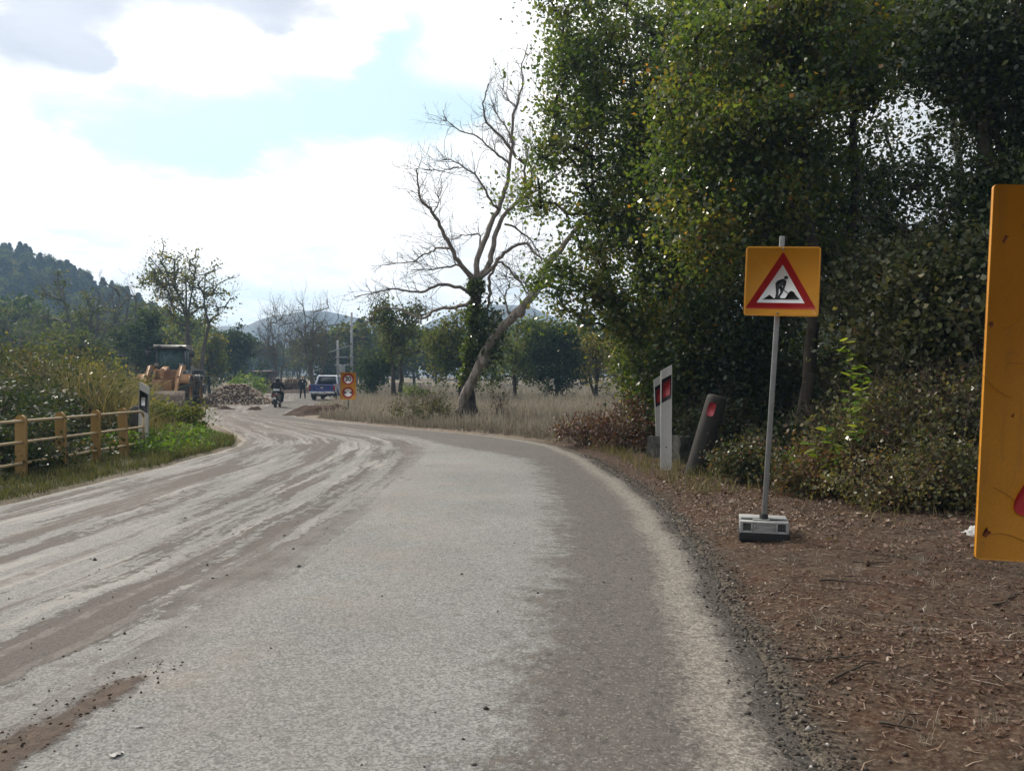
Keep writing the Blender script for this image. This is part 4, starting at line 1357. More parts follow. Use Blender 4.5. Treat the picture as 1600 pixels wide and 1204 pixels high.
def scatter_grass():
    r = np.random.default_rng(31)

    def stuff(name, pts, h, w, mat, tint, lean=.35, seg=2):
        V, Fs = blades(pts, h, w, r, lean, seg)
        g = Geo()
        t = np.clip(r.normal(tint[0], tint[1], len(pts)), .01, 1)
        g.add(V, Fs[0], 0, t)
        for f in Fs[1:]:
            g.Fs.append((f + g.n - len(V), np.zeros(len(f), int), t))
        obj(name, g, mat, kind='stuff')

    def pts_in(n, fx, fy, keep):
        x, y = fx(n), fy(n)
        k = keep(x, y)
        x, y = x[k], y[k]
        return np.stack([x, y, H(x, y) - .02], 1)
    # dry field, thinner and coarser with distance
    n = 90000
    y = 17 + 75 * r.uniform(0, 1, n) ** 1.7
    x = y * r.uniform(-.30, .42, n)
    eR = x - xR(y)
    dens = fbm(x * .35, y * .35, 3)
    k = (eR > .5 + .6 * vn(x * 2, y * 2)) & (r.uniform(0, 1, n) < .75 + 1.2 * dens) & (y + 0.9 * (x - 1.0) > 17.0)
    x, y, eR, dens = x[k], y[k], eR[k], dens[k]
    pts = np.stack([x, y, H(x, y) - .03], 1)
    h = (.30 + .40 * r.uniform(0, 1, len(x)) ** 1.3) * (1 + .6 * dens) * np.interp(eR, [.4, 3], [.6, 1])
    near = y < 34
    V = pts[near]
    stuff('dry_grass', V, h[near], .012 + .0006 * V[:, 1:2], STRAW, (.52, .2), .3)
    V = pts[~near]
    stuff('dry_grass', V, h[~near] * 1.1, .02 + .0012 * V[:, 1:2], STRAW, (.48, .2), .3, 1)
    # greener fringe along the outer edge of the bend
    n = 9000
    y = r.uniform(15.5, 28, n)
    x = xR(y) + .35 + np.abs(r.normal(0, .7, n))
    pts = np.stack([x, y, H(x, y) - .02], 1)
    stuff('verge_grass', pts[:4200], .12 + .26 * r.uniform(0, 1, 4200), .016, STRAW, (.25, .2), .45)
    # left verge
    n = 15000
    y = r.uniform(5.5, 17, n)
    e = np.abs(r.normal(0, .75, n)) + .06
    x = xL(y) - e
    k = r.uniform(0, 1, n) < .55 + 1.3 * fbm(x * 1.5, y * 1.5, 3)
    x, y = x[k], y[k]
    pts = np.stack([x, y, H(x, y) - .01], 1)
    stuff('verge_grass', pts, (.05 + .14 * r.uniform(0, 1, len(x))) * np.interp(y, [6, 12, 16], [.8, 1, 1.6]), .012, OLIVE_GRASS, (.25, .2), .5)
    # lush low weeds at the corner
    n = 5200
    c = np.stack([r.uniform(-7.4, -5.75, n), r.uniform(13.2, 17.6, n), np.zeros(n)], 1)
    k = c[:, 0] < xL(c[:, 1]) - .08 - .22 * vn(c[:, 0] * 3, c[:, 1] * 3)
    c = c[k]
    e = xL(c[:, 1]) - c[:, 0]
    c[:, 2] = H(c[:, 0], c[:, 1]) + r.uniform(.01, 1, len(c)) * (.10 + .30 * sstep(.2, 1.2, e))
    V, Fq = leaves(c, .085, r, .8, .3)
    obj('green_weeds', Geo().add(V, Fq, 0, np.clip(r.normal(.45, .22, len(Fq)), .01, 1)), FRESH, kind='stuff')
    # tawny reeds behind the railing and round the loader
    n = 16000
    y = 14 + 26 * r.uniform(0, 1, n)
    px = r.uniform(110, 325, n)
    x = (px - 800) / F * y
    k = (xL(y) - x > .5) & (r.uniform(0, 1, n) < .5 + 1.8 * fbm(x * .6, y * .6, 3)) & ~((y > 33) & (px > 215))
    x, y = x[k], y[k]
    pts = np.stack([x, y, H(x, y) - .05], 1)
    stuff('tall_reeds', pts, (.5 + .8 * r.uniform(0, 1, len(x))) * np.interp(x / y, [-.52, -.49], [1.2, .6]) * np.interp(xL(y) - x, [.4, 2], [.4, 1]), .02 + .0005 * y[:, None], OLIVE_GRASS, (.62, .2), .35)
    n = 9000
    y = r.uniform(14.6, 21, n)
    px = np.clip(r.normal(180, 45, n), 95, 300)
    x = (px - 800) / F * y
    k = (xL(y) - x > .7) & (r.uniform(0, 1, n) < .6 + 1.8 * fbm(x * .9, y * .9, 3))
    x, y = x[k], y[k]
    pts = np.stack([x, y, H(x, y) - .05], 1)
    stuff('tall_reeds', pts, (.9 + .95 * r.uniform(0, 1, len(x))) * np.interp(x / y, [-.56, -.51, -.49, -.42], [1.1, .9, .42, .40]), .022, OLIVE_GRASS, (.62, .28), .5)
    # low growth on the ditch floor
    n = 9000
    y = r.uniform(6, 20, n)
    x = xL(y) - 1.0 - np.abs(r.normal(0, 1.6, n))
    c = np.stack([x, y, H(x, y) + r.uniform(0, .35, n)], 1)
    V, Fq = leaves(c, .07, r, .6)
    obj('ditch_weeds', Geo().add(V, Fq, 0, np.clip(r.normal(.4, .25, n), .01, 1)), BRAMBLE, kind='stuff')
    # right side: fallen leaves on the verge
    n = 60000
    y = 1.6 + 11 * r.uniform(0, 1, n) ** 1.1
    x = xR(y) + .12 + r.uniform(0, 1, n) * np.minimum(5.5, .5 * y + 1.2)
    k = r.uniform(0, 1, n) < np.clip(.26 + 2.4 * fbm(x * .9, y * .9, 3) + .6 * sstep(5.6, 7.2, y), .04, 1)
    x, y = x[k], y[k]
    c = np.stack([x, y, H(x, y) + .006 + .012 * r.uniform(0, 1, len(x))], 1)
    V, Fq = leaves(c, .022, r, 0, .28, flat=.9)
    obj('leaf_litter', Geo().add(V, Fq, 0, np.clip(r.normal(.36, .26, len(x)) + .9 * fbm(x * .6 + 40, y * .9, 2), .01, .97)), LITTER, kind='stuff')
    # drifts of bigger curled leaves against the bushes
    n = 5200
    y = r.uniform(5.6, 10.5, n)
    x = xR(y) + .3 + r.uniform(0, 1, n) * 4.6
    k = r.uniform(0, 1, n) < np.clip(.15 + 2.6 * fbm(x * 1.4 + 11, y * 1.4, 3) + .35 * sstep(6.0, 7.0, y), 0, 1)
    x, y = x[k], y[k]
    c = np.stack([x, y, H(x, y) + .012 + .02 * r.uniform(0, 1, len(x))], 1)
    V, Fq = leaves(c, .05, r, 0, .34, flat=1.6)
    obj('leaf_drift', Geo().add(V, Fq, 0, np.clip(r.normal(.42, .26, len(x)), .01, 1)), LITTER, kind='stuff')
    # stones and soil crumbs lying in the verge
    n = 3600
    y = 1.8 + 7 * r.uniform(0, 1, n)
    x = xR(y) + .12 + r.uniform(0, 1, n) * np.minimum(5, .5 * y + 1.2)
    k = r.uniform(0, 1, n) < np.clip(.35 + 2.4 * fbm(x * .8 + 21, y * .8, 3), 0, 1)
    x, y = x[k], y[k]
    obj('verge_crumbs', pebbles(x, y, H(x, y) - .002, .004 + .014 * r.uniform(0, 1, len(x)) ** 5, r), SOIL_CRUMB, kind='stuff')
    # thin dry tufts scattered over the verge
    n = 140
    ty = 2.2 + 6 * r.uniform(0, 1, n)
    tx = xR(ty) + .35 + r.uniform(0, 1, n) * np.minimum(4.5, .5 * ty + .8)
    x = np.repeat(tx, 14) + r.normal(0, .022, n * 14)
    y = np.repeat(ty, 14) + r.normal(0, .022, n * 14)
    stuff('dry_tufts', np.stack([x, y, H(x, y) - .005], 1), .02 + .05 * r.uniform(0, 1, len(x)), .003, STRAW, (.55, .25), .9)
    # straw and twiglets among the leaves
    n = 5200
    y = 1.8 + 8 * r.uniform(0, 1, n)
    x = xR(y) + .1 + r.uniform(0, 1, n) * np.minimum(5, .5 * y + 1.2)
    k = r.uniform(0, 1, n) < np.clip(.45 + 1.6 * fbm(x * .9 + 5, y * .9, 3), .05, 1)
    x, y = x[k], y[k]
    g = Geo()
    n = len(x)
    L = r.uniform(.03, .13, n)
    a = r.normal(0.0, .9, n)
    p = np.stack([x, y, H(x, y) + .008], 1)
    d = np.stack([np.cos(a), np.sin(a), r.normal(0, .06, n)], 1) * L[:, None]
    s = np.stack([-np.sin(a), np.cos(a), np.zeros(n)], 1) * .0022
    mid = d * .5 + np.stack([-np.sin(a), np.cos(a), np.full(n, .12)], 1) * (L * r.normal(0, .14, n))[:, None]
    V = np.stack([p - s, p + s, p + mid + s, p + mid - s, p + d + s * .5, p + d - s * .5], 1).reshape(-1, 3)
    q = np.arange(n)[:, None] * 6
    g.add(V, np.concatenate([q + [[0, 1, 2, 3]], q + [[3, 2, 4, 5]]]), 0, np.tile(np.clip(r.normal(.7, .25, n), .01, 1), 2))
    obj('dry_stalks', g, LITTER, kind='stuff')
    # sparse weeds at the foot of the bushes and posts
    n = 5200
    y = r.uniform(6.8, 15, n)
    x = xR(y) + .35 + np.abs(r.normal(0, 1.0, n)) + np.interp(y, [6.8, 9], [1.4, 0])
    k = r.uniform(0, 1, n) < np.clip(.35 + 2.2 * fbm(x * 1.2 + 3, y * 1.2, 3), 0, 1)
    x, y = x[k], y[k]
    stuff('verge_weeds', np.stack([x, y, H(x, y) - .01], 1), .08 + .2 * r.uniform(0, 1, len(x)) ** 2, .009, OLIVE_GRASS, (.55, .25), .6)
    # stones and crumbs of mud on the road
    n = 1500
    y = 2.2 + 22 * r.uniform(0, 1, n) ** 1.5
    a_ = np.where(r.random(n) < .45, r.normal(.50, .05, n), r.uniform(.02, .98, n))
    x = xL(y) * (1 - a_) + xR(y) * a_
    s = .0025 + .008 * r.uniform(0, 1, n) ** 6
    z = .035 * (1 - (2 * a_ - 1) ** 2)
    g = pebbles(x, y, z, s, r)
    obj('road_grit', g, GRIT, kind='stuff')
    n = 5000
    y = 1.8 + 12 * r.uniform(0, 1, n) ** 1.3
    e = r.normal(.02, .09, n)
    x = xR(y) + e
    g = pebbles(x, y, np.where(e > .03, H(x, y), 0.0), .004 + .009 * r.uniform(0, 1, n) ** 3, r)
    obj('edge_gravel', g, GRIT, kind='stuff')


def pebbles(x, y, z, s, r):
    n = len(x)
    O = np.array([[1, 0, 0], [0, 1, 0], [-1, 0, 0], [0, -1, 0], [0, 0, .8], [0, 0, -.5]], float)
    V = O[None] * s[:, None, None] * r.uniform(.6, 1.4, (n, 6, 1)) * r.uniform(.6, 1.4, (n, 1, 3))
    a = r.uniform(0, 6.28, n)
    c_, s_ = np.cos(a)[:, None], np.sin(a)[:, None]
    X = V[..., 0] * c_ - V[..., 1] * s_
    Y = V[..., 0] * s_ + V[..., 1] * c_
    V = np.stack([X + x[:, None], Y + y[:, None], V[..., 2] + (z + s * .35)[:, None]], -1).reshape(-1, 3)
    f = np.array([[0, 1, 4], [1, 2, 4], [2, 3, 4], [3, 0, 4], [1, 0, 5], [2, 1, 5], [3, 2, 5], [0, 3, 5]])
    return Geo().add(V, (np.arange(n)[:, None, None] * 6 + f[None]).reshape(-1, 3), 0, np.repeat(r.uniform(.01, 1, n), 8))


def _grit():
    m, b = new_mat('grit')
    b.out(b.bsdf(b.ramp(b.attr('tint'), [(0, (.025, .021, .018)), (.6, (.075, .06, .05)), (.93, (.16, .14, .12)), (1, (.4, .38, .35))]), .85, 0, .3))
    return m


GRIT = _grit()
SOIL_CRUMB = leafmat('soil_crumb', [(0.0, (.022, .014, .010)), (.6, (.075, .048, .034)), (.92, (.13, .10, .08)), (1.0, (.30, .27, .23))], .9, 0.0, .2)
wood()
right_bushes()
leaning_tree()
mid_trees()
far_trees()
left_bushes()
scatter_grass()
# ------------------------------------------------------------------ object materials
STEEL = plain('galvanised_steel', (.22, .225, .22), .5, .4, .5, .15, 12, ((.20, .19, .17), .62), .15)
SIGN_ORANGE = plain('sign_orange', (.60, .255, .012), .42, 0, .4, .07, 5, ((.36, .14, .02), .66))
OLD_ORANGE = plain('sign_orange_scuffed', (.46, .175, .006), .42, 0, .4, .10, 3.5, ((.30, .11, .018), .64), .05, 30)
SIGN_RED = plain('sign_red', (.42, .012, .012), .4, 0, .4, .08)
SIGN_WHITE = plain('sign_white', (.80, .79, .77), .45, 0, .4, .06)
SIGN_BLACK = plain('sign_black', (.012, .012, .013), .5, 0, .4, .1)
BACK_METAL = plain('sign_back', (.22, .22, .215), .5, .3)
POST_WHITE = plain('marker_white', (.52, .51, .475), .55, 0, .4, .10, 7, ((.36, .33, .28), .66), .1)
REFL_RED = plain('reflector_red', (.27, .012, .018), .4, 0, .6, .15, 40)
REFL_WHITE = plain('reflector_white', (.62, .63, .64), .3, 0, .6, .1, 40)
RUBBER = plain('black_rubber', (.018, .018, .019), .75, 0, .3, .3)
TYRE = plain('dusty_tyre', (.045, .040, .036), .85, 0, .25, .35, 5, ((.13, .105, .085), .52))
CONCRETE = plain('old_concrete', (.085, .082, .074), .9, 0, .2, .3, 5, ((.03, .032, .022), .5), .6, 25)
DARK_POST = plain('weathered_dark_post', (.026, .023, .020), .75, 0, .3, .3, 6, ((.06, .052, .042), .60), .4, 30)
GREY_PLASTIC = plain('recycled_grey_plastic', (.30, .305, .295), .65, 0, .3, .15, 14, ((.14, .13, .115), .58), .3, 60)
RAIL_PAINT = plain('ochre_rail_paint', (.35, .215, .07), .5, 0, .45, .18, 7, ((.17, .12, .075), .60), .15)
RAIL_PALE = plain('pale_rail_paint', (.40, .30, .165), .5, 0, .45, .15, 5, ((.36, .30, .22), .6), .15)  # paler ochre for the pipe rails than for the posts
DIRT = plain('dug_earth', (.066, .042, .030), .95, 0, .15, .3, 3, ((.10, .073, .055), .55), .9, 14)
MUD = plain('wet_mud', (.060, .034, .020), .8, 0, .3, .25, 6, ((.13, .08, .055), .55), .7, 35)


def _sheeting():
    m, b = new_mat('scuffed_reflective_sheeting')
    co = b.coord()
    n = b.noise(co, 3.5, 6, .6)
    c = b.mix(b.mr(n, .3, .7), (.48, .195, .007), (.60, .25, .009))
    hx = b.voro(co, 150.0)
    c = b.mix(b.mr(hx, .25, .55, 0, .22), c, (.30, .105, .004))
    x, y, z = b.xyz(co)
    st = b.noise(b.comb(b.m('MULTIPLY', x, 9.0), 0.0, b.m('MULTIPLY', z, 1.1)), 2.2, 6, .65)
    c = b.mix(b.mr(st, .54, .72, 0, .55), c, (.25, .105, .02))
    g = b.noise(b.vm('ADD', co, (4, 4, 4)), 11.0, 6, .7)
    c = b.mix(b.mr(g, .62, .74, 0, .6), c, (.16, .075, .025))
    b.out(b.bsdf(c, b.mr(n, .3, .7, .35, .5), 0, .4, b.bump(hx, .12, .002)))
    return m


OLD_ORANGE = _sheeting()


def rrect(w, h, r, n=5, cx=0, cy=0):
    out = []
    for sx, sy, a0 in ((1, 1, 0), (-1, 1, 90), (-1, -1, 180), (1, -1, 270)):
        for k in range(n):
            a = R(a0 + 90 * k / (n - 1))
            out.append((cx + sx * (w / 2 - r) + r * math.cos(a), cy + sy * (h / 2 - r) + r * math.sin(a)))
    return out


def round_poly(P_, r, n=5):
    P_ = [np.array(p, float) for p in P_]
    out = []
    m = len(P_)
    for i in range(m):
        a, b_, c = P_[i - 1], P_[i], P_[(i + 1) % m]
        u, v = unit(a - b_), unit(c - b_)
        p0, p1 = b_ + u * r, b_ + v * r
        for t in np.linspace(0, 1, n):
            out.append(tuple(p0 * (1 - t) ** 2 + 2 * b_ * t * (1 - t) + p1 * t * t))
    return out


def circ(r, cx=0, cy=0, n=40):
    return [(cx + r * math.cos(2 * math.pi * k / n), cy + r * math.sin(2 * math.pi * k / n)) for k in range(n)]


# plates face -y; each layer of print lies a little prouder than the one below
def roadwork_sign():
    d = 6.22
    x = (1194 - 800) / F * d
    z = base_at(x, d)
    o = thing('roadwork_sign', 'orange sign with red triangle and digging man, on a leaning pole in a grey foot', 'road sign', (x, d, z), (0, 0, R(-15)))
    S = F / d
    g = Geo()
    # foot: black slab, grey body with two open pockets and a recessed plate, rim on top
    g.box((0, .12, .035), (.39, .36, .07))
    foot = obj('foot', g, RUBBER, o, bevel=.008)
    b = Geo()
    w = .375
    b.box((0, -.02, .155), (w, .09, .014))           # top rail
    b.box((0, -.035, .078), (w, .055, .016))
    for sx in (-1, 1):
        b.box((sx * (w / 2 - .012), -.03, .117), (.024, .07, .066))
        b.box((sx * (w / 2 - .092), -.03, .117), (.014, .07, .066))
    b.box((0, .01, .117), (w - .05, .012, .062))
    b.box((0, -.052, .117), (.185, .012, .066))
    b.box((0, -.060, .142), (.150, .006, .010))
    b.box((0, -.060, .093), (.150, .006, .010))
    for sx in (-1, 1):
        b.box((sx * .074, -.060, .117), (.010, .006, .040))
    b.box((-.030, -.059, .122), (.050, .004, .007))
    b.box((.032, -.059, .112), (.064, .004, .007))
    b.box((0, .17, .120), (w, .22, .090))
    b.box((0, .05, .176), (w - .02, .045, .012))
    b.box((-.02, .02, .169), (.13, .05, .012))
    obj('foot_cover', b, GREY_PLASTIC, o, bevel=.004)
    # pole leans to the right
    lean = math.atan2(27, 443)
    pole = obj('pole', Geo().box((0, 0, 1.15), (.040, .040, 2.36)), STEEL, o, bevel=.004)
    pole.location = (0, .03, .14)
    pole.rotation_euler = (R(-.5), lean, 0)
    k = Geo().lathe([(.034, 0), (.034, .06), (.028, .065)], n=14)
    ck = obj('pole_socket', k, RUBBER, o, True, loc=(0, .03, .15))
    # board
    bd = bpy.data.objects.new('board', Geo().prism(rrect(.573, .558, .022), -.002, .010).mesh('board'))
    COL.objects.link(bd)
    bd.data.materials.append(SIGN_ORANGE)
    bd.parent = o
    cx, cz = (1219.5 - 1194) / S, (840 - 436) / S
    bd.location = (cx + .003, -.012, cz)
    bd.rotation_euler = (R(-1), R(2.2), R(4))
    ex, ey = np.array([.9994, .036]), np.array([.049, -.9988])

    def T(lst):
        out = []
        for p in lst:
            q = np.array(p, float) - np.array([604, 654])
            out.append((float(q @ ex) / 880 * .573, float(q @ ey) / 868 * .558))
        return out
    lay = lambda name, poly, y, m: obj(name, Geo().prism(poly, -y, -y + .0006), m, bd)
    rim = Geo()
    fr = rrect(.573, .558, .022)
    inn = rrect(.551, .536, .014)
    n = len(fr)
    rim.add([(u, -.0032, v) for u, v in fr] + [(u, -.0032, v) for u, v in inn], [[i, (i + 1) % n, n + (i + 1) % n, n + i] for i in range(n)])
    obj('board_rim', rim, SIGN_ORANGE, bd)
    lay('red_triangle', round_poly(T([(620, 280), (1000, 1017), (165, 980)]), .022), .0034, SIGN_RED)
    lay('white_triangle', T([(612, 448), (866, 937), (303, 910)]), .0046, SIGN_WHITE)
    man = [[(628, 628), (600, 626), (548, 647), (524, 678), (528, 740), (532, 800), (518, 864), (552, 868), (560, 815), (566, 752), (598, 722), (634, 694), (650, 650)],
           [(556, 728), (600, 716), (622, 768), (606, 806), (584, 836), (578, 866), (546, 868), (552, 846), (582, 792), (578, 752)],
           [(625, 640), (655, 648), (648, 700), (626, 762), (606, 768), (614, 708)],
           [(606, 758), (612, 750), (680, 808), (672, 816)],
           [(630, 878), (650, 850), (668, 818), (692, 784), (714, 778), (742, 796), (762, 832), (808, 886)],
           [(372, 872), (420, 842), (452, 818), (472, 834), (500, 862), (640, 868), (806, 884), (796, 890)]]
    body = Geo()
    for i, pl in enumerate(man):
        body.prism(T(pl), -.0058 - .0003 * i, -.0051)
    body.prism(T(circ(24, 650, 612, 16)), -.0076, -.0051)
    obj('digging_man', body, SIGN_BLACK, bd)
    bt = Geo()
    for p in ((620, 248), (552, 1054)):
        u, v = T([p])[0]
        bt.lathe([(.001, -.010), (.007, -.009), (.009, -.002)], (u, 0, v), 12, axis='y')
    obj('bolts', bt, STEEL, bd)
    cl = Geo().box((0, .03, .20), (.09, .05, .03)).box((0, .03, -.20), (.09, .05, .03))
    obj('clamps', cl, STEEL, bd)


def text_mesh(s, size, name):
    c = bpy.data.curves.new(name, 'FONT')
    c.body = s
    c.size = size
    c.align_x = 'CENTER'
    c.align_y = 'CENTER'
    c.extrude = .0006
    c.offset = .007 * size / .2
    t = bpy.data.objects.new(name, c)
    COL.objects.link(t)
    bpy.context.view_layer.update()
    me = bpy.data.meshes.new_from_object(t.evaluated_get(bpy.context.evaluated_depsgraph_get()))
    bpy.data.objects.remove(t, do_unlink=True)
    me.name = name
    me.materials.clear()
    return me


def limit_sign():
    d = 28.5
    x = (544 - 800) / F * d
    z = base_at(x, d)
    o = thing('speed_limit_sign', 'tall orange plate with a 30 circle above a second circle, in dry grass', 'road sign', (x, d, z))
    zb = lambda py: EYE + (HOR - py) / F * d - z
    obj('pole', Geo().cyl((0, .03, -.1), (0, .03, zb(585)), .025, n=10), STEEL, o, True)
    h = zb(581.5) - zb(624)
    w = 24 / F * d
    bd = obj('board', Geo().prism(rrect(w, h, .02), -.003, .009), SIGN_ORANGE, o, loc=(0, -.01, (zb(581.5) + zb(624)) / 2), rot=(0, R(.8), R(3)))
    for nm, cz in (('speed_circle', h * .245), ('width_circle', -h * .245)):
        r = 8.4 / F * d
        g = Geo().prism(circ(r, 0, cz), -.0048, -.0036)
        ring = obj(nm, g, SIGN_BLACK if False else SIGN_RED, bd)
        obj('ring_edge', Geo().prism(circ(r * 1.06, 0, cz), -.0042, -.0034), SIGN_BLACK, ring)
        obj('white_disc', Geo().prism(circ(r * .74, 0, cz), -.0062, -.0050), SIGN_WHITE, ring)
        if nm == 'speed_circle':
            t = obj('numerals', text_mesh('30', r * 1.2, 'numerals'), SIGN_BLACK, ring, loc=(0, -.0075, cz), rot=(R(90), 0, 0))
        else:
            tr = Geo()
            for s in (-1, 1):
                tr.prism([(s * r * .70, cz + r * .30), (s * r * .70, cz - r * .30), (s * r * .20, cz)][::s], -.0075, -.0064)
            obj('arrow_heads', tr, SIGN_BLACK, ring)


def near_sign():
    d = 2.2
    ppm = F / d
    xl, h, w = (1543.5 - 800) / ppm, 590 / ppm, .60
    cx = xl + w / 2
    cz = EYE + (HOR - 588) / ppm
    z0 = base_at(cx, d)
    o = thing('warning_board', 'large orange board cut by the right edge, rust-spotted, with a red corner at its foot', 'road sign', (cx, d, z0))
    bd = obj('board', Geo().prism(rrect(w, h, .012), -.003, .009), OLD_ORANGE, o, loc=(0, 0, cz - z0), rot=(R(.5), R(2.3), R(-3.5)))
    tri = round_poly([(0, -h / 2 + .55), (-.226, -h / 2 + .130), (.226, -h / 2 + .130)], .075, 9)
    t = obj('red_triangle', Geo().prism(tri, -.0048, -.0036), SIGN_RED, bd)
    obj('white_triangle', Geo().prism([(0, -h / 2 + .475), (-.150, -h / 2 + .197), (.150, -h / 2 + .197)], -.0062, -.005), SIGN_WHITE, t)
    c = obj('red_circle', Geo().prism(circ(.17, .02, h / 2 - .27), -.0048, -.0036), SIGN_RED, bd)
    obj('white_disc', Geo().prism(circ(.125, .02, h / 2 - .27), -.0062, -.005), SIGN_WHITE, c)
    # rust spots and scratches
    r = np.random.default_rng(4)
    sp = Geo()
    for (u, v, s) in ((-.262, .385, .010), (-.288, .14, .008), (-.275, -.462, .013), (-.18, .21, .004), (-.215, -.12, .006)):
        pl = [(u + s * (1 + .5 * r.normal()) * math.cos(a) * .8, v + s * (1 + .35 * r.normal()) * math.sin(a)) for a in np.linspace(0, 6.28, 10)[:-1]]
        sp.prism(pl, -.0036, -.0031)
    obj('rust_spots', sp, plain('rust', (.10, .03, .012), .9, 0, .2, .5, 60), bd)
    sc_ = Geo()
    for (u, v, L, a, c_) in ((-.255, .125, .10, 20, .05), (-.24, .03, .12, 3, -.02), (-.22, -.07, .08, 170, .05), (-.26, -.33, .14, -20, -.05), (-.27, -.47, .09, 25, -.05)):
        t_ = np.linspace(0, 1, 9)
        q = np.stack([u + L * t_ * math.cos(R(a)) - c_ * t_ ** 2 * math.sin(R(a)), np.full(9, -.0033), v + L * t_ * math.sin(R(a)) + c_ * t_ ** 2], 1)
        sc_.tube(q, .0007, 4)
    obj('scratches', sc_, plain('scratch', (.22, .08, .02), .7), bd)
    obj('pole', Geo().cyl((.0, .04, 0.1), (0.01, .04, cz - z0 + h / 2 + .04), .024, n=12), STEEL, o, True)
    obj('foot', Geo().box((0, -.30, .06), (.4, .6, .12)), RUBBER, o, bevel=.01)


def marker_post(name, px, base_y, top_y, d, label, red=True, slope=1, rot=0.0, group=None, wpx=None):
    x = (px - 800) / F * d
    z = base_at(x, d)
    hh = EYE + (HOR - top_y) / F * d - z
    w = wpx / F * d
    t = .05
    o = thing(name, label, 'road marker', (x, d, z), (0, R(rot), 0), group)
    sl = w * .58 * slope

    def band(z0, z1, grow=0.0):
        a, b_ = w / 2 + grow, sl / 2
        return [(-a, z0 - b_), (a, z0 + b_), (a, z1 + b_), (-a, z1 - b_)]
    post = Geo().prism([(-w / 2, -.15), (w / 2, -.15), (w / 2, hh - .02 + sl / 2), (-w / 2, hh - .02 - sl / 2)], -t / 2, t / 2)
    obj('post', post, POST_WHITE, o, bevel=.012)
    z1 = hh - .02 - .12 * 1.0
    z0 = z1 - .345
    obj('black_band', Geo().prism(band(z0, z1, .003), -t / 2 - .003, t / 2 + .003), SIGN_BLACK, o)
    rf = Geo()
    k = w * (.39 if red else .24)
    sl2 = sl * 2 * k / w
    zc = (z0 + z1) / 2
    hz = .112 if red else .075
    if red:
        rf.prism([(-k, zc - hz - sl2 / 2), (k, zc - hz + sl2 / 2), (k, zc + hz + sl2 / 2), (-k, zc + hz - sl2 / 2)], -t / 2 - .008, -t / 2 - .002)
    else:
        rf.prism([(-k, zc - hz), (k * .9, zc - hz), (k * .9, zc + hz), (-k, zc + hz)], -t / 2 - .008, -t / 2 - .002)
    obj('reflector', rf, REFL_RED if red else REFL_WHITE, o)
    obj('bolt', Geo().lathe([(.001, -t / 2 - .006), (.010, -t / 2 - .005), (.012, -t / 2)], (0, 0, .34), 10, axis='y'), DARK_POST, o)
    return o


def markers():
    g = 'white road marker posts with slanted tops'
    marker_post('marker_post', 1040.5, 735, 574, 11.3, 'nearer white marker post with red reflector, in front of its twin', True, 1, .2, g, 14.5)
    marker_post('marker_post', 1034, 712, 588, 13.2, 'farther white marker post with red reflector, partly hidden by its twin', True, 1, -2.4, g, 13)
    marker_post('marker_post', 223.5, 718, 600, 13.9, 'white marker post with black band and white reflector behind the railing end', False, -1, 1.2, g, 12.5)
    # one more far away beside the road
    d = 88
    x = (334 - 800) / F * d
    o = thing('marker_post', 'tiny white marker post far down the road beyond the heap', 'road marker', (x, d, base_at(x, d)), group=g)
    obj('post', Geo().box((0, 0, .5), (.2, .1, 1.1)), POST_WHITE, o)
    obj('black_band', Geo().box((0, 0, .72), (.21, .11, .2)), SIGN_BLACK, o)
    # concrete stubs
    for px, py, d, w, hh, lab in ((1030, 722, 13.0, .30, .42, 'broken concrete stub at the foot of the white marker posts'), (1062, 732, 12.4, .34, .45, 'mossy concrete stub between the marker posts and the leaning post')):
        x = (px - 800) / F * d
        r = np.random.default_rng(int(px))
        g_ = Geo()
        me = bpy.data.meshes.new('concrete_stub')
        bm = bmesh.new()
        bmesh.ops.create_cube(bm, size=1)
        bmesh.ops.subdivide_edges(bm, edges=bm.edges[:], cuts=3, use_grid_fill=True)
        for v in bm.verts:
            p = v.co.copy()
            v.co = Vector((p.x * w * (1 - .12 * (p.z + .5)), p.y * w, (p.z + .5) * hh - .05)) + Vector(r.normal(0, .012, 3))
        bm.to_mesh(me)
        bm.free()
        tag(obj('concrete_stub', me, CONCRETE, loc=(x, d, base_at(x, d)), rot=(0, 0, r.uniform(0, 1))), lab, 'concrete block', 'concrete stubs by the marker posts')
    # leaning dark post with a red reflector
    d = 10.6
    x = (1086 - 800) / F * d
    o = thing('leaning_post', 'dark weathered round post leaning right, with a red reflector near its top', 'bollard', (x, d, base_at(x, d)), (R(4), R(15), 0))
    r0 = .142
    obj('post', Geo().lathe([(r0 * 1.0, -.2), (r0, .4), (r0 * .97, 1.06), (r0 * .93, 1.10), (r0 * .8, 1.125), (r0 * .4, 1.135), (.001, 1.136)], n=28), DARK_POST, o, True)
    a = R(-118)
    rf = Geo()
    poly = rrect(.105, .19, .04)
    V0 = []
    for u, v in poly:
        aa = a + u / r0
        V0.append(((r0 + .006) * math.cos(aa), (r0 + .006) * math.sin(aa), .93 + v))
    V1 = [((r0 - .01) * math.cos(a + u / r0), (r0 - .01) * math.sin(a + u / r0), .93 + v) for u, v in poly]
    n = len(poly)
    rf.add(V0 + V1, [[i, (i + 1) % n, n + (i + 1) % n, n + i] for i in range(n)])
    rf.Fs.append((np.array([list(range(n))]), np.array([0]), np.array([0.])))
    obj('reflector', rf, REFL_RED, o)
    # round concrete post behind the railing end
    d = 14.4
    x = (213 - 800) / F * d
    o = thing('concrete_bollard', 'round grey concrete post hidden behind the end of the railing', 'bollard', (x, d, base_at(x, d)))
    obj('shaft', Geo().lathe([(.13, -.3), (.128, .72), (.115, .80), (.06, .84), (.001, .85)], n=22), CONCRETE, o, True)


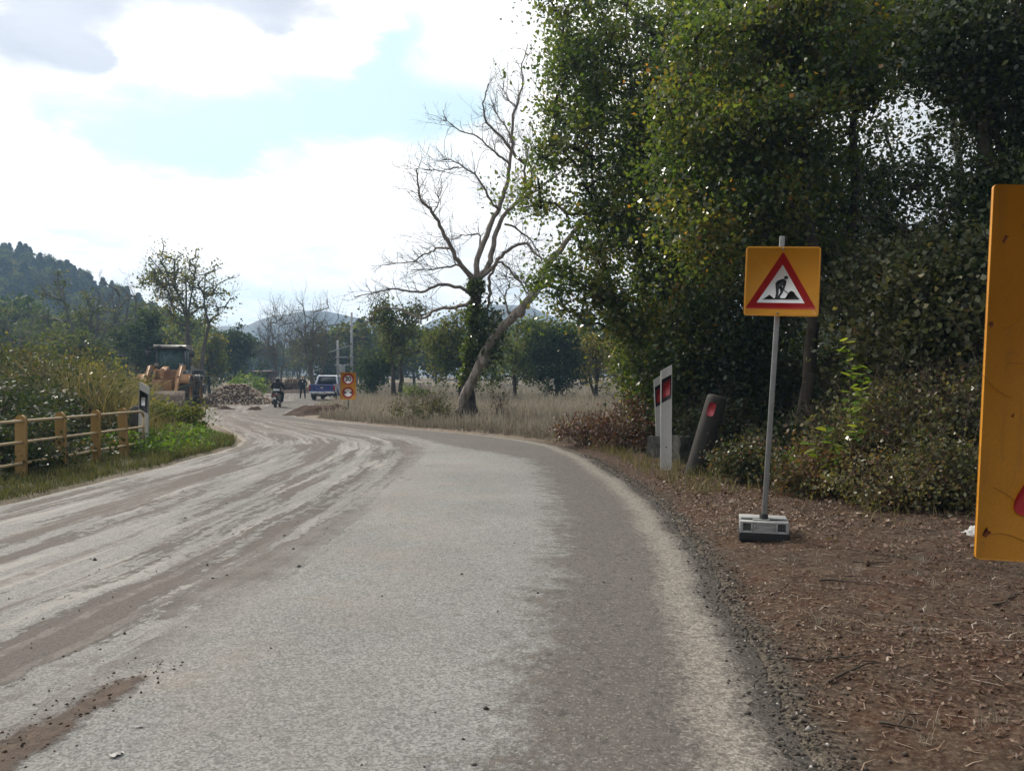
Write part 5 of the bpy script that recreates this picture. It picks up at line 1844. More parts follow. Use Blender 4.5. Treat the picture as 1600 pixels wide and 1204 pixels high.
def railing():
    o = thing('bridge_railing', 'ochre railing with round-topped posts and three pipe rails along the left verge', 'railing', (-6.56, 13.0, 0))
    X = lambda d: np.interp(d, [6, 10.2, 13.7], [-6.46, -6.52, -6.60]) + 6.56
    ds = [7.2, 8.2, 9.2, 10.2, 11.15, 12.1, 13.05]
    tilt = [0, 0, 0, 0, -1.0, .5, -2.6]
    w, t = .125, .055
    for d, a in zip(ds, tilt):
        poly = [(-w / 2, -.35), (w / 2, -.35)] + [(w / 2 * math.cos(q), .80 + w / 2 * math.sin(q)) for q in np.linspace(0, math.pi, 11)]
        p = Geo().prism(poly, -t / 2, t / 2)
        z0 = base_at(X(d) - 6.56, d)
        obj('post', p, RAIL_PAINT, o, bevel=.006, loc=(X(d), d - 13.0, 0), rot=(0, R(a), R(0)))
    for i, zz in enumerate((.785, .505, .225)):
        pts = [(X(d) + .026, d - 13.0, zz) for d in (6.2, 7.2, 9.2, 10.2, 11.15, 12.1, 13.05)]
        if i == 0:
            pts += [(X(13.55) + .026, .55, zz), (X(13.66) + .026, .66, zz - .025), (X(13.7) + .026, .70, zz - .10)]
        else:
            pts += [(X(13.7) + .026, .69, zz)]
        obj('rail', Geo().tube(pts, .021, 10), RAIL_PALE, o, True)
    obj('end_upright', Geo().tube([(X(13.7) + .026, .70, .69), (X(13.7) + .026, .70, .20)], .0215, 10), RAIL_PALE, o, True)


def mounds():
    # heap of rubble on the road
    d = 44.5
    x = (371 - 800) / F * d
    z = base_at(x, d) if not (xL(d) < x < xR(d)) else float(rise(x, d))
    o = thing('rubble_heap', 'heap of pale broken stone tipped on the road in front of the motor scooter', 'stone heap', (x, d, z))
    n = 40
    u = np.linspace(-2.6, 2.6, n)
    X, Y = np.meshgrid(u, u * .8)
    hf = lambda X_, Y_: np.clip(1.45 * (1 - np.sqrt((X_ / 2.5) ** 2 + (Y_ / 1.55) ** 2)) + .22 * fbm(X_ * 1.2 + 3, Y_ * 1.2, 3) - .12 * np.clip(X_, 0, 2) * .5 + .03, -.12, 1.12)
    obj('core', Geo().grid(X, Y, hf(X, Y)), DIRT, o, True)
    r = np.random.default_rng(88)
    k = 4200
    px_, py_ = r.uniform(-2.5, 2.5, k), r.uniform(-1.8, 1.8, k)
    hz = hf(px_, py_)
    keep = hz > -.06
    px_, py_, hz = px_[keep], py_[keep], np.maximum(hz[keep], 0)
    g = pebbles(px_, py_, hz, .03 + .06 * r.uniform(0, 1, len(px_)) ** 2, r)
    m, b = new_mat('rubble_stone')
    b.out(b.bsdf(b.ramp(b.attr('tint'), [(0, (.13, .09, .06)), (.45, (.30, .23, .17)), (.8, (.48, .40, .31)), (1, (.52, .48, .43))]), .9, 0, .2))
    obj('stones', g, m, o, kind='stuff')
    # earth mound by the limit sign
    d = 30.5
    x = (492 - 800) / F * d
    o2 = Geo()
    u = np.linspace(-1.9, 1.9, 44)
    X, Y = np.meshgrid(u, u * .7)
    Z = .80 * np.exp(-((X - .25) / .75) ** 2 - (Y / .7) ** 2) + .42 * np.exp(-((X + .7) / .6) ** 2 - ((Y + .1) / .6) ** 2) + .5 * np.exp(-((X - 1.1) / .5) ** 2 - ((Y - .2) / .6) ** 2)
    Z = Z * .68 * (1 + .5 * fbm(X * 2.2, Y * 2.2, 4)) + .08 * fbm(X * 7, Y * 7, 3) - .16
    m = obj('earth_mound', o2.grid(X, Y, Z), DIRT, smooth=True, loc=(x, d, base_at(x, d)))
    tag(m, 'dark brown earth mound heaped at the road edge left of the orange limit sign', 'earth heap')
    # low windrow of earth behind the person
    d = 72
    x = (440 - 800) / F * d
    X, Y = np.meshgrid(np.linspace(-5, 5, 50), np.linspace(-1.5, 1.5, 16))
    Z = .75 * np.exp(-(Y / .8) ** 2) * (1 - (X / 5) ** 4) * (.8 + fbm(X * .7, Y, 3)) - .12
    m = obj('earth_bank', Geo().grid(X, Y, Z), DIRT, smooth=True, loc=(x, d, float(rise(x, d))))
    tag(m, 'low bank of brown earth across the road behind the standing person', 'earth heap')
    # clods dragged along the dirt stretch
    for i, (px, py, w, lab) in enumerate(((352, 640, .8, 'small ridge of turned earth on the dirt road before the rubble heap'), (398, 641, .6, 'small clod ridge left of the motor scooter'), (335, 637, .5, 'clod of dark earth at the left edge of the dirt road'))):
        d = 1560 / (py - HOR)
        x = (px - 800) / F * d
        X, Y = np.meshgrid(np.linspace(-1, 1, 26), np.linspace(-1, 1, 16))
        Z = .26 * np.exp(-(X / .55) ** 2 - (Y / .55) ** 2) * (1 + 1.2 * fbm(X * 3 + i, Y * 3, 3)) - .05
        m = obj('earth_clod', Geo().grid(X * w, Y * .5, Z), DIRT, smooth=True, loc=(x, d, .0))
        tag(m, lab, 'earth heap')
    # crumbs round the mud smear
    r = np.random.default_rng(2)
    n = 420
    u = r.uniform(-.2, 1.35, n)
    x = -1.86 + .235 * u + r.normal(0, .10, n) * .972
    y = 2.2 + .972 * u - r.normal(0, .10, n) * .235
    cr = .035 * (1 - (2 * ((x - xL(y)) / (xR(y) - xL(y))) - 1) ** 2)
    obj('mud_crumbs', pebbles(x, y, cr - .001, .002 + .006 * r.uniform(0, 1, n) ** 3, r), MUD, kind='stuff')
    # loose single stones and litter on the road
    for i, (px, py, s, lab) in enumerate(((147, 883, .022, 'dark stone alone on the left lane'), (466, 893, .02, 'dark clod on the centre line, upper of two'), (1356, 888, .05, 'reddish clod of earth on the right verge'))):
        d = 1560 / (py - HOR)
        x = (px - 800) / F * d
        g = pebbles(np.array([0.]), np.array([0.]), np.array([0.]), np.array([s]), np.random.default_rng(i))
        m = obj('loose_stone', g, DIRT if i == 2 else CONCRETE, loc=(x, d, .03 if i < 2 else base_at(x, d)), bevel=.004)
        tag(m, lab, 'stone')
    PAPER = plain('paper_scrap', (.42, .41, .395), .8)
    for i, (px, py, s, lab) in enumerate(((181, 1196, .034, 'white scrap of paper on the road beside the mud streak'), (217, 1150, .022, 'smaller white scrap above the other near the mud streak'))):
        d = 1560 / (py - HOR)
        x = (px - 800) / F * d
        q = np.random.default_rng(50 + i)
        X, Y = np.meshgrid(np.linspace(-1, 1, 6), np.linspace(-.5, .5, 4))
        m = obj('paper_scrap', Geo().grid(X * s * .6, Y * s * .8 + q.normal(0, .002, X.shape), .012 * q.random(X.shape)), PAPER, loc=(x, d, .034), rot=(0, 0, q.uniform(0, 1)))
        tag(m, lab, 'litter')
    # crumpled plastic under the bushes
    q = np.random.default_rng(8)
    d = 6.45
    x = (1524 - 800) / F * d
    X, Y = np.meshgrid(np.linspace(-1, 1, 14), np.linspace(-1, 1, 12))
    Z = .10 * np.exp(-(X ** 2 + Y ** 2) * 1.2) * (1 + 1.6 * fbm(X * 2.5, Y * 2.5, 3)) + q.normal(0, .008, X.shape)
    tag(obj('plastic_bag', Geo().grid(X * .085 + q.normal(0, .006, X.shape), Y * .07, Z * .8), PAPER, loc=(x, d, base_at(x, d))), 'crumpled white plastic bag under the bramble beside the orange board', 'litter')
    # fallen sticks on the verge
    q = np.random.default_rng(12)
    for pts, lab in (([(1225, 1022), (1262, 1028), (1300, 1034), (1345, 1036)], 'dark stick lying from the road edge onto the verge'),
                     ([(1375, 1134), (1405, 1142), (1440, 1152)], 'short stick low on the right verge'),
                     ([(1295, 1064), (1335, 1056), (1378, 1048)], 'thin bent stick in the middle of the verge'),
                     ([(1552, 962), (1575, 950), (1590, 938)], 'forked pale stick at the right edge of the verge'),
                     ([(1280, 915), (1315, 917), (1345, 922)], 'stick lying across the upper verge'),
                     ([(1333, 880), (1360, 885), (1395, 884)], 'stick beside the reddish clod')):
        Q = []
        for px, py in pts:
            d = 1560 / (py - HOR)
            x = (px - 800) / F * d
            Q.append((x, d, base_at(x, d) + .012))
        Q = np.array(Q)
        c = np.concatenate([curve(a_, b2, q, .05, .02, 5)[:-1] for a_, b2 in zip(Q[:-1], Q[1:])] + [Q[-1:]])
        g = Geo()
        off = c[0].copy()
        g.tube(c - off, np.linspace(.007, .003, len(c)), 5)
        k = len(c) // 2
        g.tube([c[k] - off, c[k] - off + np.array([.06, .05, .02]), c[k] - off + np.array([.13, .07, .01])], [.004, .003, .002], 4)
        tag(obj('fallen_stick', g, BARK, loc=tuple(off)), lab, 'stick')


roadwork_sign()
limit_sign()
near_sign()
markers()
railing()
mounds()
# ------------------------------------------------------------------ machines, people, poles
def paint(name, c, rough=.35, dust=.5, dcol=(.22, .18, .14), coat=0.0):
    return plain(name, c, rough, 0, .5, .12, 2.5, (dcol, 1 - dust * .9), .05, 30, **({'Coat Weight': coat} if coat else {}))


def glassmat(name, basec, alpha=.35):
    m, b = new_mat(name)
    g = b.bsdf(basec, .04, 0, .6)
    t = b.node('ShaderNodeBsdfTransparent')
    b.put(t.inputs[0], (.70, .86, .84))
    mx = b.node('ShaderNodeMixShader')
    mx.inputs[0].default_value = alpha
    b.nt.links.new(t.outputs[0], mx.inputs[1])
    b.nt.links.new(g, mx.inputs[2])
    b.out(mx.outputs[0])
    return m


def wheel_geo(r, w, lugs=0, axis='x'):
    t = Geo()
    prof = [(r * .55, -w * .46), (r * .80, -w * .5), (r * .95, -w * .47), (r, -w * .36), (r, w * .36), (r * .95, w * .47), (r * .80, w * .5), (r * .55, w * .46)]
    t.lathe(prof, n=28, axis=axis)
    for k in range(lugs):
        a = 2 * math.pi * k / lugs
        for s in (-1, 1):
            aa = a + (0 if s > 0 else math.pi / lugs)
            c = (s * w * .24, r * math.cos(aa), r * math.sin(aa))
            t.box(c, (w * .5, r * .13, r * .10), rot=(aa + math.pi / 2, 0, s * .45))
    rim = Geo().lathe([(.001, -w * .28), (r * .18, -w * .28), (r * .2, -w * .34), (r * .5, -w * .30), (r * .57, -w * .46), (r * .57, w * .46), (r * .5, w * .30), (r * .2, w * .34), (r * .18, w * .28), (.001, w * .28)], n=24, axis=axis)
    return t, rim


def add_wheel(parent, loc, r, w, rim_m, lugs=0):
    t, rm = wheel_geo(r, w, lugs)
    o = thing_part('wheel', parent, loc)
    obj('tyre', t, TYRE, o, lugs == 0)
    obj('rim', rm, rim_m, o, True)
    return o


def thing_part(name, parent, loc=(0, 0, 0), rot=(0, 0, 0)):
    o = bpy.data.objects.new(name, None)
    o.empty_display_size = .1
    COL.objects.link(o)
    o.parent = parent
    o.location = loc
    o.rotation_euler = rot
    return o


def loader():
    d = 42.0
    x = (268 - 800) / F * d
    OR = paint('faded_orange_paint', (.35, .165, .055), .6, .55, (.26, .19, .12))
    WORN = paint('worn_bucket_steel', (.10, .062, .042), .6, .6, (.15, .11, .08))
    DK = paint('dark_cab_paint', (.030, .032, .036), .5, .3)
    GY = paint('grey_body_paint', (.22, .21, .19), .5, .5)
    GL = glassmat('cab_glass', (.13, .21, .21), .42)  # pale teal base colour stands in for sky reflected in the panes
    o = thing('wheel_loader', 'old orange wheel loader with dark glass cab standing left of the dirt road', 'wheel loader', (x, d, base_at(x, d) - .02), (0, 0, R(13)))
    for sx in (-1, 1):
        for y in (-1.55, 1.5):
            add_wheel(o, (sx * 1.0, y, .74), .75, .56, OR, 18)
    f = Geo()
    f.box((0, -1.4, 1.05), (.95, 1.9, .7))
    f.prism([(-2.0, 1.2), (-.35, 1.2), (-.35, 1.9), (-.8, 2.0), (-1.3, 1.9)], -.62, -.50, 'x')
    f.prism([(-2.0, 1.2), (-.35, 1.2), (-.35, 1.9), (-.8, 2.0), (-1.3, 1.9)], .50, .62, 'x')
    f.box((0, -1.2, 1.68), (1.0, .12, .5))
    f.box((0, -.55, 1.55), (1.3, .3, .7))
    f.cyl((-1.0, -1.55, .74), (1.0, -1.55, .74), .2)
    obj('front_frame', f, OR, o, bevel=.03)
    for sx in (-1, 1):
        a = Geo().prism([(-.75, 1.95), (-1.6, 1.85), (-2.7, 1.05), (-3.3, .42), (-3.3, .62), (-2.7, 1.32), (-1.65, 2.14), (-.75, 2.2)], sx * .78 - .07, sx * .78 + .07, 'x')
        obj('lift_arm', a, OR, o, bevel=.02)
        c = Geo().cyl((sx * .78, -.8, 1.15), (sx * .78, -2.0, 1.5), .075, n=10).cyl((sx * .78, -2.0, 1.5), (sx * .78, -2.5, 1.62), .045, n=10)
        obj('lift_cylinder', c, OR, o)
        fd = Geo()
        arc = [(-1.55 + 0.92 * math.cos(q), .74 + .92 * math.sin(q)) for q in np.linspace(.25, 2.6, 10)]
        arc2 = [(-1.55 + 0.98 * math.cos(q), .74 + .98 * math.sin(q)) for q in np.linspace(2.6, .25, 10)]
        fd.prism(arc + arc2, sx * 1.0 - .3, sx * 1.0 + .3, 'x')
        obj('fender', fd, OR, o)
        wl = Geo().box((sx * .62, -.62, 2.22), (.2, .14, .16))
        obj('headlight', wl, GY, o, bevel=.02)
    tl = Geo().box((0, -1.75, 1.95), (.3, .9, .16), rot=(.25, 0, 0)).cyl((0, -1.2, 1.95), (0, -2.5, 1.5), .06).box((0, -2.3, 1.55), (.16, .2, .9))
    obj('tilt_linkage', tl, OR, o, bevel=.02)
    bk = Geo().prism([(-3.2, .15), (-3.25, .80), (-3.35, .85), (-3.42, .5), (-3.55, .22), (-4.15, .12), (-4.2, .05), (-3.4, .02)], -1.28, 1.28, 'x')
    for sx in (-1, 1):
        bk.prism([(-3.25, .15), (-3.3, .82), (-4.15, .12)], sx * 1.28 - .02, sx * 1.28 + .02, 'x')
    obj('bucket', bk, WORN, o)
    # cab
    cb = Geo()
    cb.box((0, .55, 1.72), (1.45, 1.7, .5))
    for sx in (-1, 1):
        for (y0, y1) in ((-.28, -.12), (.55, .55), (1.36, 1.30)):
            cb.tube([(sx * .70, y0, 1.95), (sx * .66, y1, 3.12)], [.055, .05], 6)
    cb.box((0, -.2, 1.97), (1.4, .06, .10)).box((0, -.13, 3.10), (1.4, .06, .10)).box((0, 1.34, 1.97), (1.4, .06, .1)).box((0, 1.30, 3.1), (1.4, .06, .1))
    obj('cab_frame', cb, DK, o)
    rf = Geo().prism([(-.42, 3.14), (1.5, 3.14), (1.48, 3.26), (1.3, 3.31), (-.2, 3.31), (-.40, 3.26)], -.84, .84, 'x')
    obj('cab_roof', rf, GY, o, bevel=.04)
    obj('windscreen', Geo().box((0, -.17, 2.53), (1.26, .012, 1.06), rot=(-.06, 0, 0)), GL, o)
    obj('rear_window', Geo().box((0, 1.34, 2.53), (1.26, .012, 1.06)), GL, o)
    for sx in (-1, 1):
        dr = thing_part('door', o, (sx * .70, .18, 2.5))
        obj('pane', Geo().box((0, 0, .02), (.012, .66, 1.06)), GL, dr)
        obj('handle', Geo().box((sx * .02, .26, -.35), (.03, .12, .03)), DK, dr)
        obj('side_window', Geo().box((sx * .70, .95, 2.52), (.012, .68, 1.06)), GL, o)
    st = Geo().box((0, .75, 2.12), (.5, .5, .16)).box((0, 1.0, 2.5), (.48, .14, .75)).box((0, 1.02, 2.95), (.26, .10, .2))
    obj('seat', st, DK, o, bevel=.04)
    sw = Geo().cyl((0, .05, 1.95), (0, .22, 2.28), .035)
    for k in range(16):
        a0, a1 = 2 * math.pi * k / 16, 2 * math.pi * (k + 1) / 16
        pt = lambda a_: (.2 * math.cos(a_), .23 + .14 * math.sin(a_), 2.3 + .12 * math.sin(a_))
        sw.cyl(pt(a0), pt(a1), .02, n=5)
    obj('steering_wheel', sw, DK, o)
    for sx in (-1, 1):
        m = Geo().tube([(sx * .72, -.25, 3.12), (sx * 1.05, -.4, 3.16), (sx * 1.1, -.4, 3.0)], .02, 6).box((sx * 1.12, -.4, 2.83), (.22, .05, .36))
        obj('mirror', m, DK, o)
        obj('work_light', Geo().box((sx * .55, -.45, 3.2), (.2, .12, .14)), DK, o, bevel=.02)
    obj('wiper', Geo().tube([(-.3, -.22, 2.05), (-.05, -.2, 2.6)], .012, 5), DK, o)
    # engine part
    hd = Geo().prism([(1.35, 1.1), (1.35, 2.15), (2.0, 2.2), (3.2, 2.05), (3.4, 1.8), (3.4, 1.1)], -.72, .72, 'x')
    obj('engine_hood', hd, GY, o, bevel=.05)
    gr = Geo()
    for k in range(6):
        gr.box((.735, 2.0 + .18 * k, 1.65), (.02, .10, .6))
        gr.box((-.735, 2.0 + .18 * k, 1.65), (.02, .10, .6))
    obj('grille', gr, DK, o)
    cw = Geo().prism([(3.0, .65), (3.0, 1.15), (3.75, 1.15), (3.85, .95), (3.75, .65)], -1.2, 1.2, 'x')
    obj('counterweight', cw, DK, o, bevel=.05)
    for sx in (-1, 1):
        fd = Geo().prism([(.75, 1.45), (.95, 1.72), (2.1, 1.72), (2.4, 1.45), (2.3, 1.42), (2.05, 1.64), (1.0, 1.64), (.85, 1.42)], sx * 1.02 - .28, sx * 1.02 + .28, 'x')
        obj('rear_fender', fd, GY, o)
        obj('battery_box', Geo().box((sx * 1.02, 2.75, 1.72), (.5, .7, .55)), DK, o, bevel=.04)
    ch = Geo().box((0, .9, .95), (.9, 3.4, .5))
    obj('rear_frame', ch, OR, o, bevel=.03)
    obj('exhaust', Geo().tube([(.4, 2.0, 2.15), (.4, 2.0, 2.75), (.4, 2.12, 2.9)], .06, 10), DK, o)
    stp = Geo()
    for sx in (-1, 1):
        for zz in (.55, .9, 1.25):
            stp.box((sx * 1.05, 0.0, zz), (.3, .35, .04))
        stp.box((sx * 1.15, -.16, .95), (.04, .04, .85)).box((sx * 1.15, .16, .95), (.04, .04, .85))
    obj('steps', stp, DK, o)


def pickup():
    d = 57.0
    x = (513.5 - 800) / F * d
    BL = paint('blue_car_paint', (.010, .030, .19), .28, .05, (.10, .09, .10), 1.0)
    BL_ROOF = paint('roof_sky_sheen', (.46, .50, .58), .25, .1, (.3, .3, .3), 1.0)  # sky reflection on the blue cab put in as a pale colour
    DK = paint('black_trim', (.014, .014, .016), .55, .2)
    CH = plain('chrome_bumper', (.60, .61, .62), .25, .55, .5, .1)
    GL = plain('dark_car_glass', (.010, .013, .018), .06, 0, .8, .05)
    LR = plain('tail_lamp_red', (.30, .012, .012), .2, 0, .6, .1)
    PL = plain('number_plate', (.62, .62, .60), .5)
    zr = float(rise(x, d))
    o = thing('pickup_truck', 'dark blue double-cab pickup with pale cab pillars, parked tail towards us by the limit sign', 'pickup truck', (x, d, zr + .02), (0, 0, R(3)))
    for sx in (-1, 1):
        for y in (-1.35, 1.85):
            add_wheel(o, (sx * .79, y + .0, .37), .37, .25, CH)
    bd = Geo()
    # lower body side profile, tail at y=-2.6
    prof = [(-2.55, .62), (-2.58, 1.10), (-.75, 1.12), (1.2, 1.12), (1.35, 1.10), (2.55, 1.0), (2.7, .85), (2.7, .5), (2.35, .42)]
    arch = lambda yc: [(yc + .45 * math.cos(q), .37 + .45 * math.sin(q)) for q in np.linspace(.12, math.pi - .12, 9)]
    prof = prof + arch(1.85) + [(1.3, .42), (-.8, .42)] + arch(-1.35) + [(-1.9, .5)]
    for s0, s1 in ((-.92, -.80), (.80, .92)):
        bd.prism(prof, s0, s1, 'x')
    bd.box((0, -1.65, .66), (1.62, 1.8, .10)).box((0, .25, .72), (1.6, 2.0, .6)).box((0, 1.9, .85), (1.6, 1.3, .42)).box((0, -.72, .9), (1.6, .06, .44))
    obj('body', bd, BL, o, bevel=.03)
    cab = Geo()
    lo, up = .80, .64
    y0b, y0t, y1t, y1b = -.72, -.42, .75, 1.42
    zb_, zt = 1.10, 1.74
    V = [(-lo, y0b, zb_), (lo, y0b, zb_), (lo, y1b, zb_), (-lo, y1b, zb_), (-up, y0t, zt), (up, y0t, zt), (up, y1t, zt), (-up, y1t, zt)]
    pill = [(0, 4), (1, 5), (2, 6), (3, 7)]
    for a, b_ in pill:
        cab.tube([V[a], V[b_]], [.085, .07], 6)
    for sx in (-1, 1):
        cab.tube([(sx * lo, .35, zb_), (sx * up, .25, zt)], .05, 6)
    cab.prism([(y0t - .06, zt - .03), (y1t, zt - .03), (y1t - .1, zt + .04), (.2, zt + .07), (y0t + .05, zt + .05)], -up - .04, up + .04, 'x')
    obj('cab_roof', cab, BL_ROOF, o, bevel=.03)
    q = lambda pts: Geo().add(pts + [(p[0], p[1] + .01, p[2] + .003) for p in pts], [[0, 1, 2, 3], [7, 6, 5, 4], [0, 4, 5, 1], [1, 5, 6, 2], [2, 6, 7, 3], [3, 7, 4, 0]])
    obj('rear_window', q([(-lo + .05, y0b, zb_), (lo - .05, y0b, zb_), (up - .03, y0t - .02, zt - .03), (-up + .03, y0t - .02, zt - .03)]), GL, o)
    obj('windscreen', q([(-lo + .05, y1b, zb_), (lo - .05, y1b, zb_), (up - .03, y1t, zt - .03), (-up + .03, y1t, zt - .03)]), GL, o)
    for sx in (-1, 1):
        for a0, a1, t0, t1 in ((-.66, .30, -.38, .2), (.40, 1.32, .3, .70)):
            g = Geo().add([(sx * (lo - .01), a0, zb_), (sx * (lo - .01), a1, zb_), (sx * (up), t1, zt - .03), (sx * (up), t0, zt - .03)] + [(sx * (lo - .02), a0, zb_), (sx * (lo - .02), a1, zb_), (sx * (up - .01), t1, zt - .03), (sx * (up - .01), t0, zt - .03)],
                          [[0, 1, 2, 3], [7, 6, 5, 4], [0, 4, 5, 1], [1, 5, 6, 2], [2, 6, 7, 3], [3, 7, 4, 0]])
            obj('side_window', g, GL, o)
        obj('tail_light', Geo().box((sx * .86, -2.57, .88), (.12, .06, .34)), LR, o, bevel=.015)
        m = Geo().box((sx * 1.05, 1.05, 1.18), (.20, .10, .22)).tube([(sx * .85, 1.05, 1.12), (sx * 1.0, 1.05, 1.14)], .03, 6)
        obj('wing_mirror', m, DK, o, bevel=.03)
        hb = thing_part('door', o, (sx * .925, .2, .85))
        obj('handle', Geo().box((0, 0, .12), (.03, .16, .03)), CH, hb)
        obj('side_strip', Geo().box((sx * .93, .1, .46), (.05, 1.9, .07)), CH, o, bevel=.01)
        obj('mud_flap', Geo().box((sx * .79, -1.86, .36), (.26, .02, .30)), DK, o)
    tg = obj('tailgate', Geo().prism(rrect(1.52, .52, .05), -2.62, -2.56).box((0, -2.63, 1.07), (1.50, .03, .04)), BL, o, bevel=.012)
    tg.location = (0, 0, 0)
    tg.data.transform(Matrix.Translation((0, 0, 0)))
    for v in tg.data.vertices:
        if abs(v.co.z) < .3:
            v.co.z += .82
    obj('emblem', Geo().prism([(.11 * math.cos(a), .90 + .045 * math.sin(a)) for a in np.linspace(0, 6.2832, 21)[:-1]], -2.632, -2.622), PL, tg)
    obj('handle', Geo().box((0, -2.63, .99), (.24, .02, .05)), DK, tg)
    bp = Geo()
    bp.box((-.58, -2.70, .54), (.62, .16, .16)).box((.58, -2.70, .54), (.62, .16, .16)).box((0, -2.68, .47), (.60, .14, .10))
    obj('rear_bumper', bp, CH, o, bevel=.02)
    obj('number_plate', Geo().box((0, -2.765, .545), (.50, .015, .11)), PL, o)
    ub = Geo().box((0, 0, .36), (1.2, 4.4, .14)).cyl((-.7, -1.35, .37), (.7, -1.35, .37), .08).box((0, -2.5, .36), (1.3, .1, .12)).ball((0, -1.35, .36), (.16, .16, .16))
    obj('chassis', ub, DK, o)
    obj('exhaust', Geo().cyl((.45, -2.3, .3), (.45, -2.66, .29), .035), CH, o)
    fr = Geo().box((0, 2.68, .78), (1.3, .06, .26)).box((0, 2.72, .52), (1.7, .12, .2))
    obj('front_grille', fr, DK, o, bevel=.02)


def skin(name, V, E_, Rr, m, parent, sub=2, root=0):
    me = bpy.data.meshes.new(name)
    bm = bmesh.new()
    lay = bm.verts.layers.skin.verify()
    vs = []
    for i, (v, r) in enumerate(zip(V, Rr)):
        b = bm.verts.new(v)
        b[lay].radius = (r, r) if np.isscalar(r) else r
        b[lay].use_root = i == root
        vs.append(b)
    bm.verts.ensure_lookup_table()
    for a, b in E_:
        bm.edges.new((vs[a], vs[b]))
    bm.to_mesh(me)
    bm.free()
    o = bpy.data.objects.new(name, me)
    COL.objects.link(o)
    s = o.modifiers.new('skin', 'SKIN')
    s.use_smooth_shade = True
    ss = o.modifiers.new('sub', 'SUBSURF')
    ss.levels = sub
    ss.render_levels = sub
    bpy.context.view_layer.update()
    me2 = bpy.data.meshes.new_from_object(o.evaluated_get(bpy.context.evaluated_depsgraph_get()))
    bpy.data.objects.remove(o, do_unlink=True)
    me2.name = name
    for p in me2.polygons:
        p.use_smooth = True
    me2.materials.clear()
    return obj(name, me2, m, parent)


def head_geo(c, face, helmet=False):
    """Head with nose, ears, chin; face is -y or +y (sign)."""
    g = Geo()
    g.ball(c, (.078, .098, .115), 16)
    g.ball((c[0], c[1] + face * .03, c[2] - .07), (.055, .065, .055), 12)
    g.ball((c[0], c[1] + face * .10, c[2] - .01), (.014, .022, .026), 8)
    for s in (-1, 1):
        g.ball((c[0] + s * .078, c[1], c[2] - .005), (.012, .022, .032), 8)
    return g


SKIN = plain('skin', (.32, .19, .13), .6, 0, .35, .08)
BLACK_CLOTH = plain('black_cloth', (.016, .016, .019), .85, 0, .2, .3, 8)
WHITE_CLOTH = plain('white_cloth', (.62, .63, .66), .8, 0, .2, .06)
GREY_HAIR = plain('grey_hair', (.30, .28, .26), .8, 0, .2, .3, 60)


def person_standing():
    d = 60.0
    x = (473 - 800) / F * d
    z = float(rise(x, d)) + .03
    o = thing('person', 'person in dark clothes standing on the dirt road beside the pickup truck', 'person', (x, d, z), (0, 0, R(8)))
    V = [(0, 0, .92), (0, -.01, 1.08), (0, 0, 1.25), (0, .01, 1.40), (0, 0, 1.50),
         (-.11, 0, .86), (-.15, -.01, .48), (-.18, .03, .09), (-.19, -.12, .04),
         (.11, 0, .86), (.15, -.01, .48), (.18, .03, .09), (.19, -.12, .04),
         (-.19, .01, 1.41), (-.33, .06, 1.15), (-.22, -.11, .96),
         (.19, .01, 1.41), (.33, .06, 1.15), (.22, -.11, .96)]
    E_ = [(0, 1), (1, 2), (2, 3), (3, 4), (0, 5), (5, 6), (6, 7), (7, 8), (0, 9), (9, 10), (10, 11), (11, 12), (3, 13), (13, 14), (14, 15), (3, 16), (16, 17), (17, 18)]
    Rr = [(.19, .14), (.19, .14), (.21, .145), (.17, .12), .065, .115, .082, .058, .05, .115, .082, .058, .05, .085, .068, .062, .085, .068, .062]
    skin('body', V, E_, Rr, BLACK_CLOTH, o)
    hd = obj('head', head_geo((0, -.01, 1.65), -1), SKIN, o, True)
    obj('neck', Geo().cyl((0, 0, 1.47), (0, 0, 1.58), .055), SKIN, o, True)
    obj('hair', Geo().ball((0, .02, 1.685), (.086, .098, .098), 14), GREY_HAIR, hd, True)
    obj('shirt_front', Geo().prism([(-.05, 1.40), (.05, 1.40), (.02, 1.26), (-.02, 1.26)], -.155, -.12), WHITE_CLOTH, o)
    return o


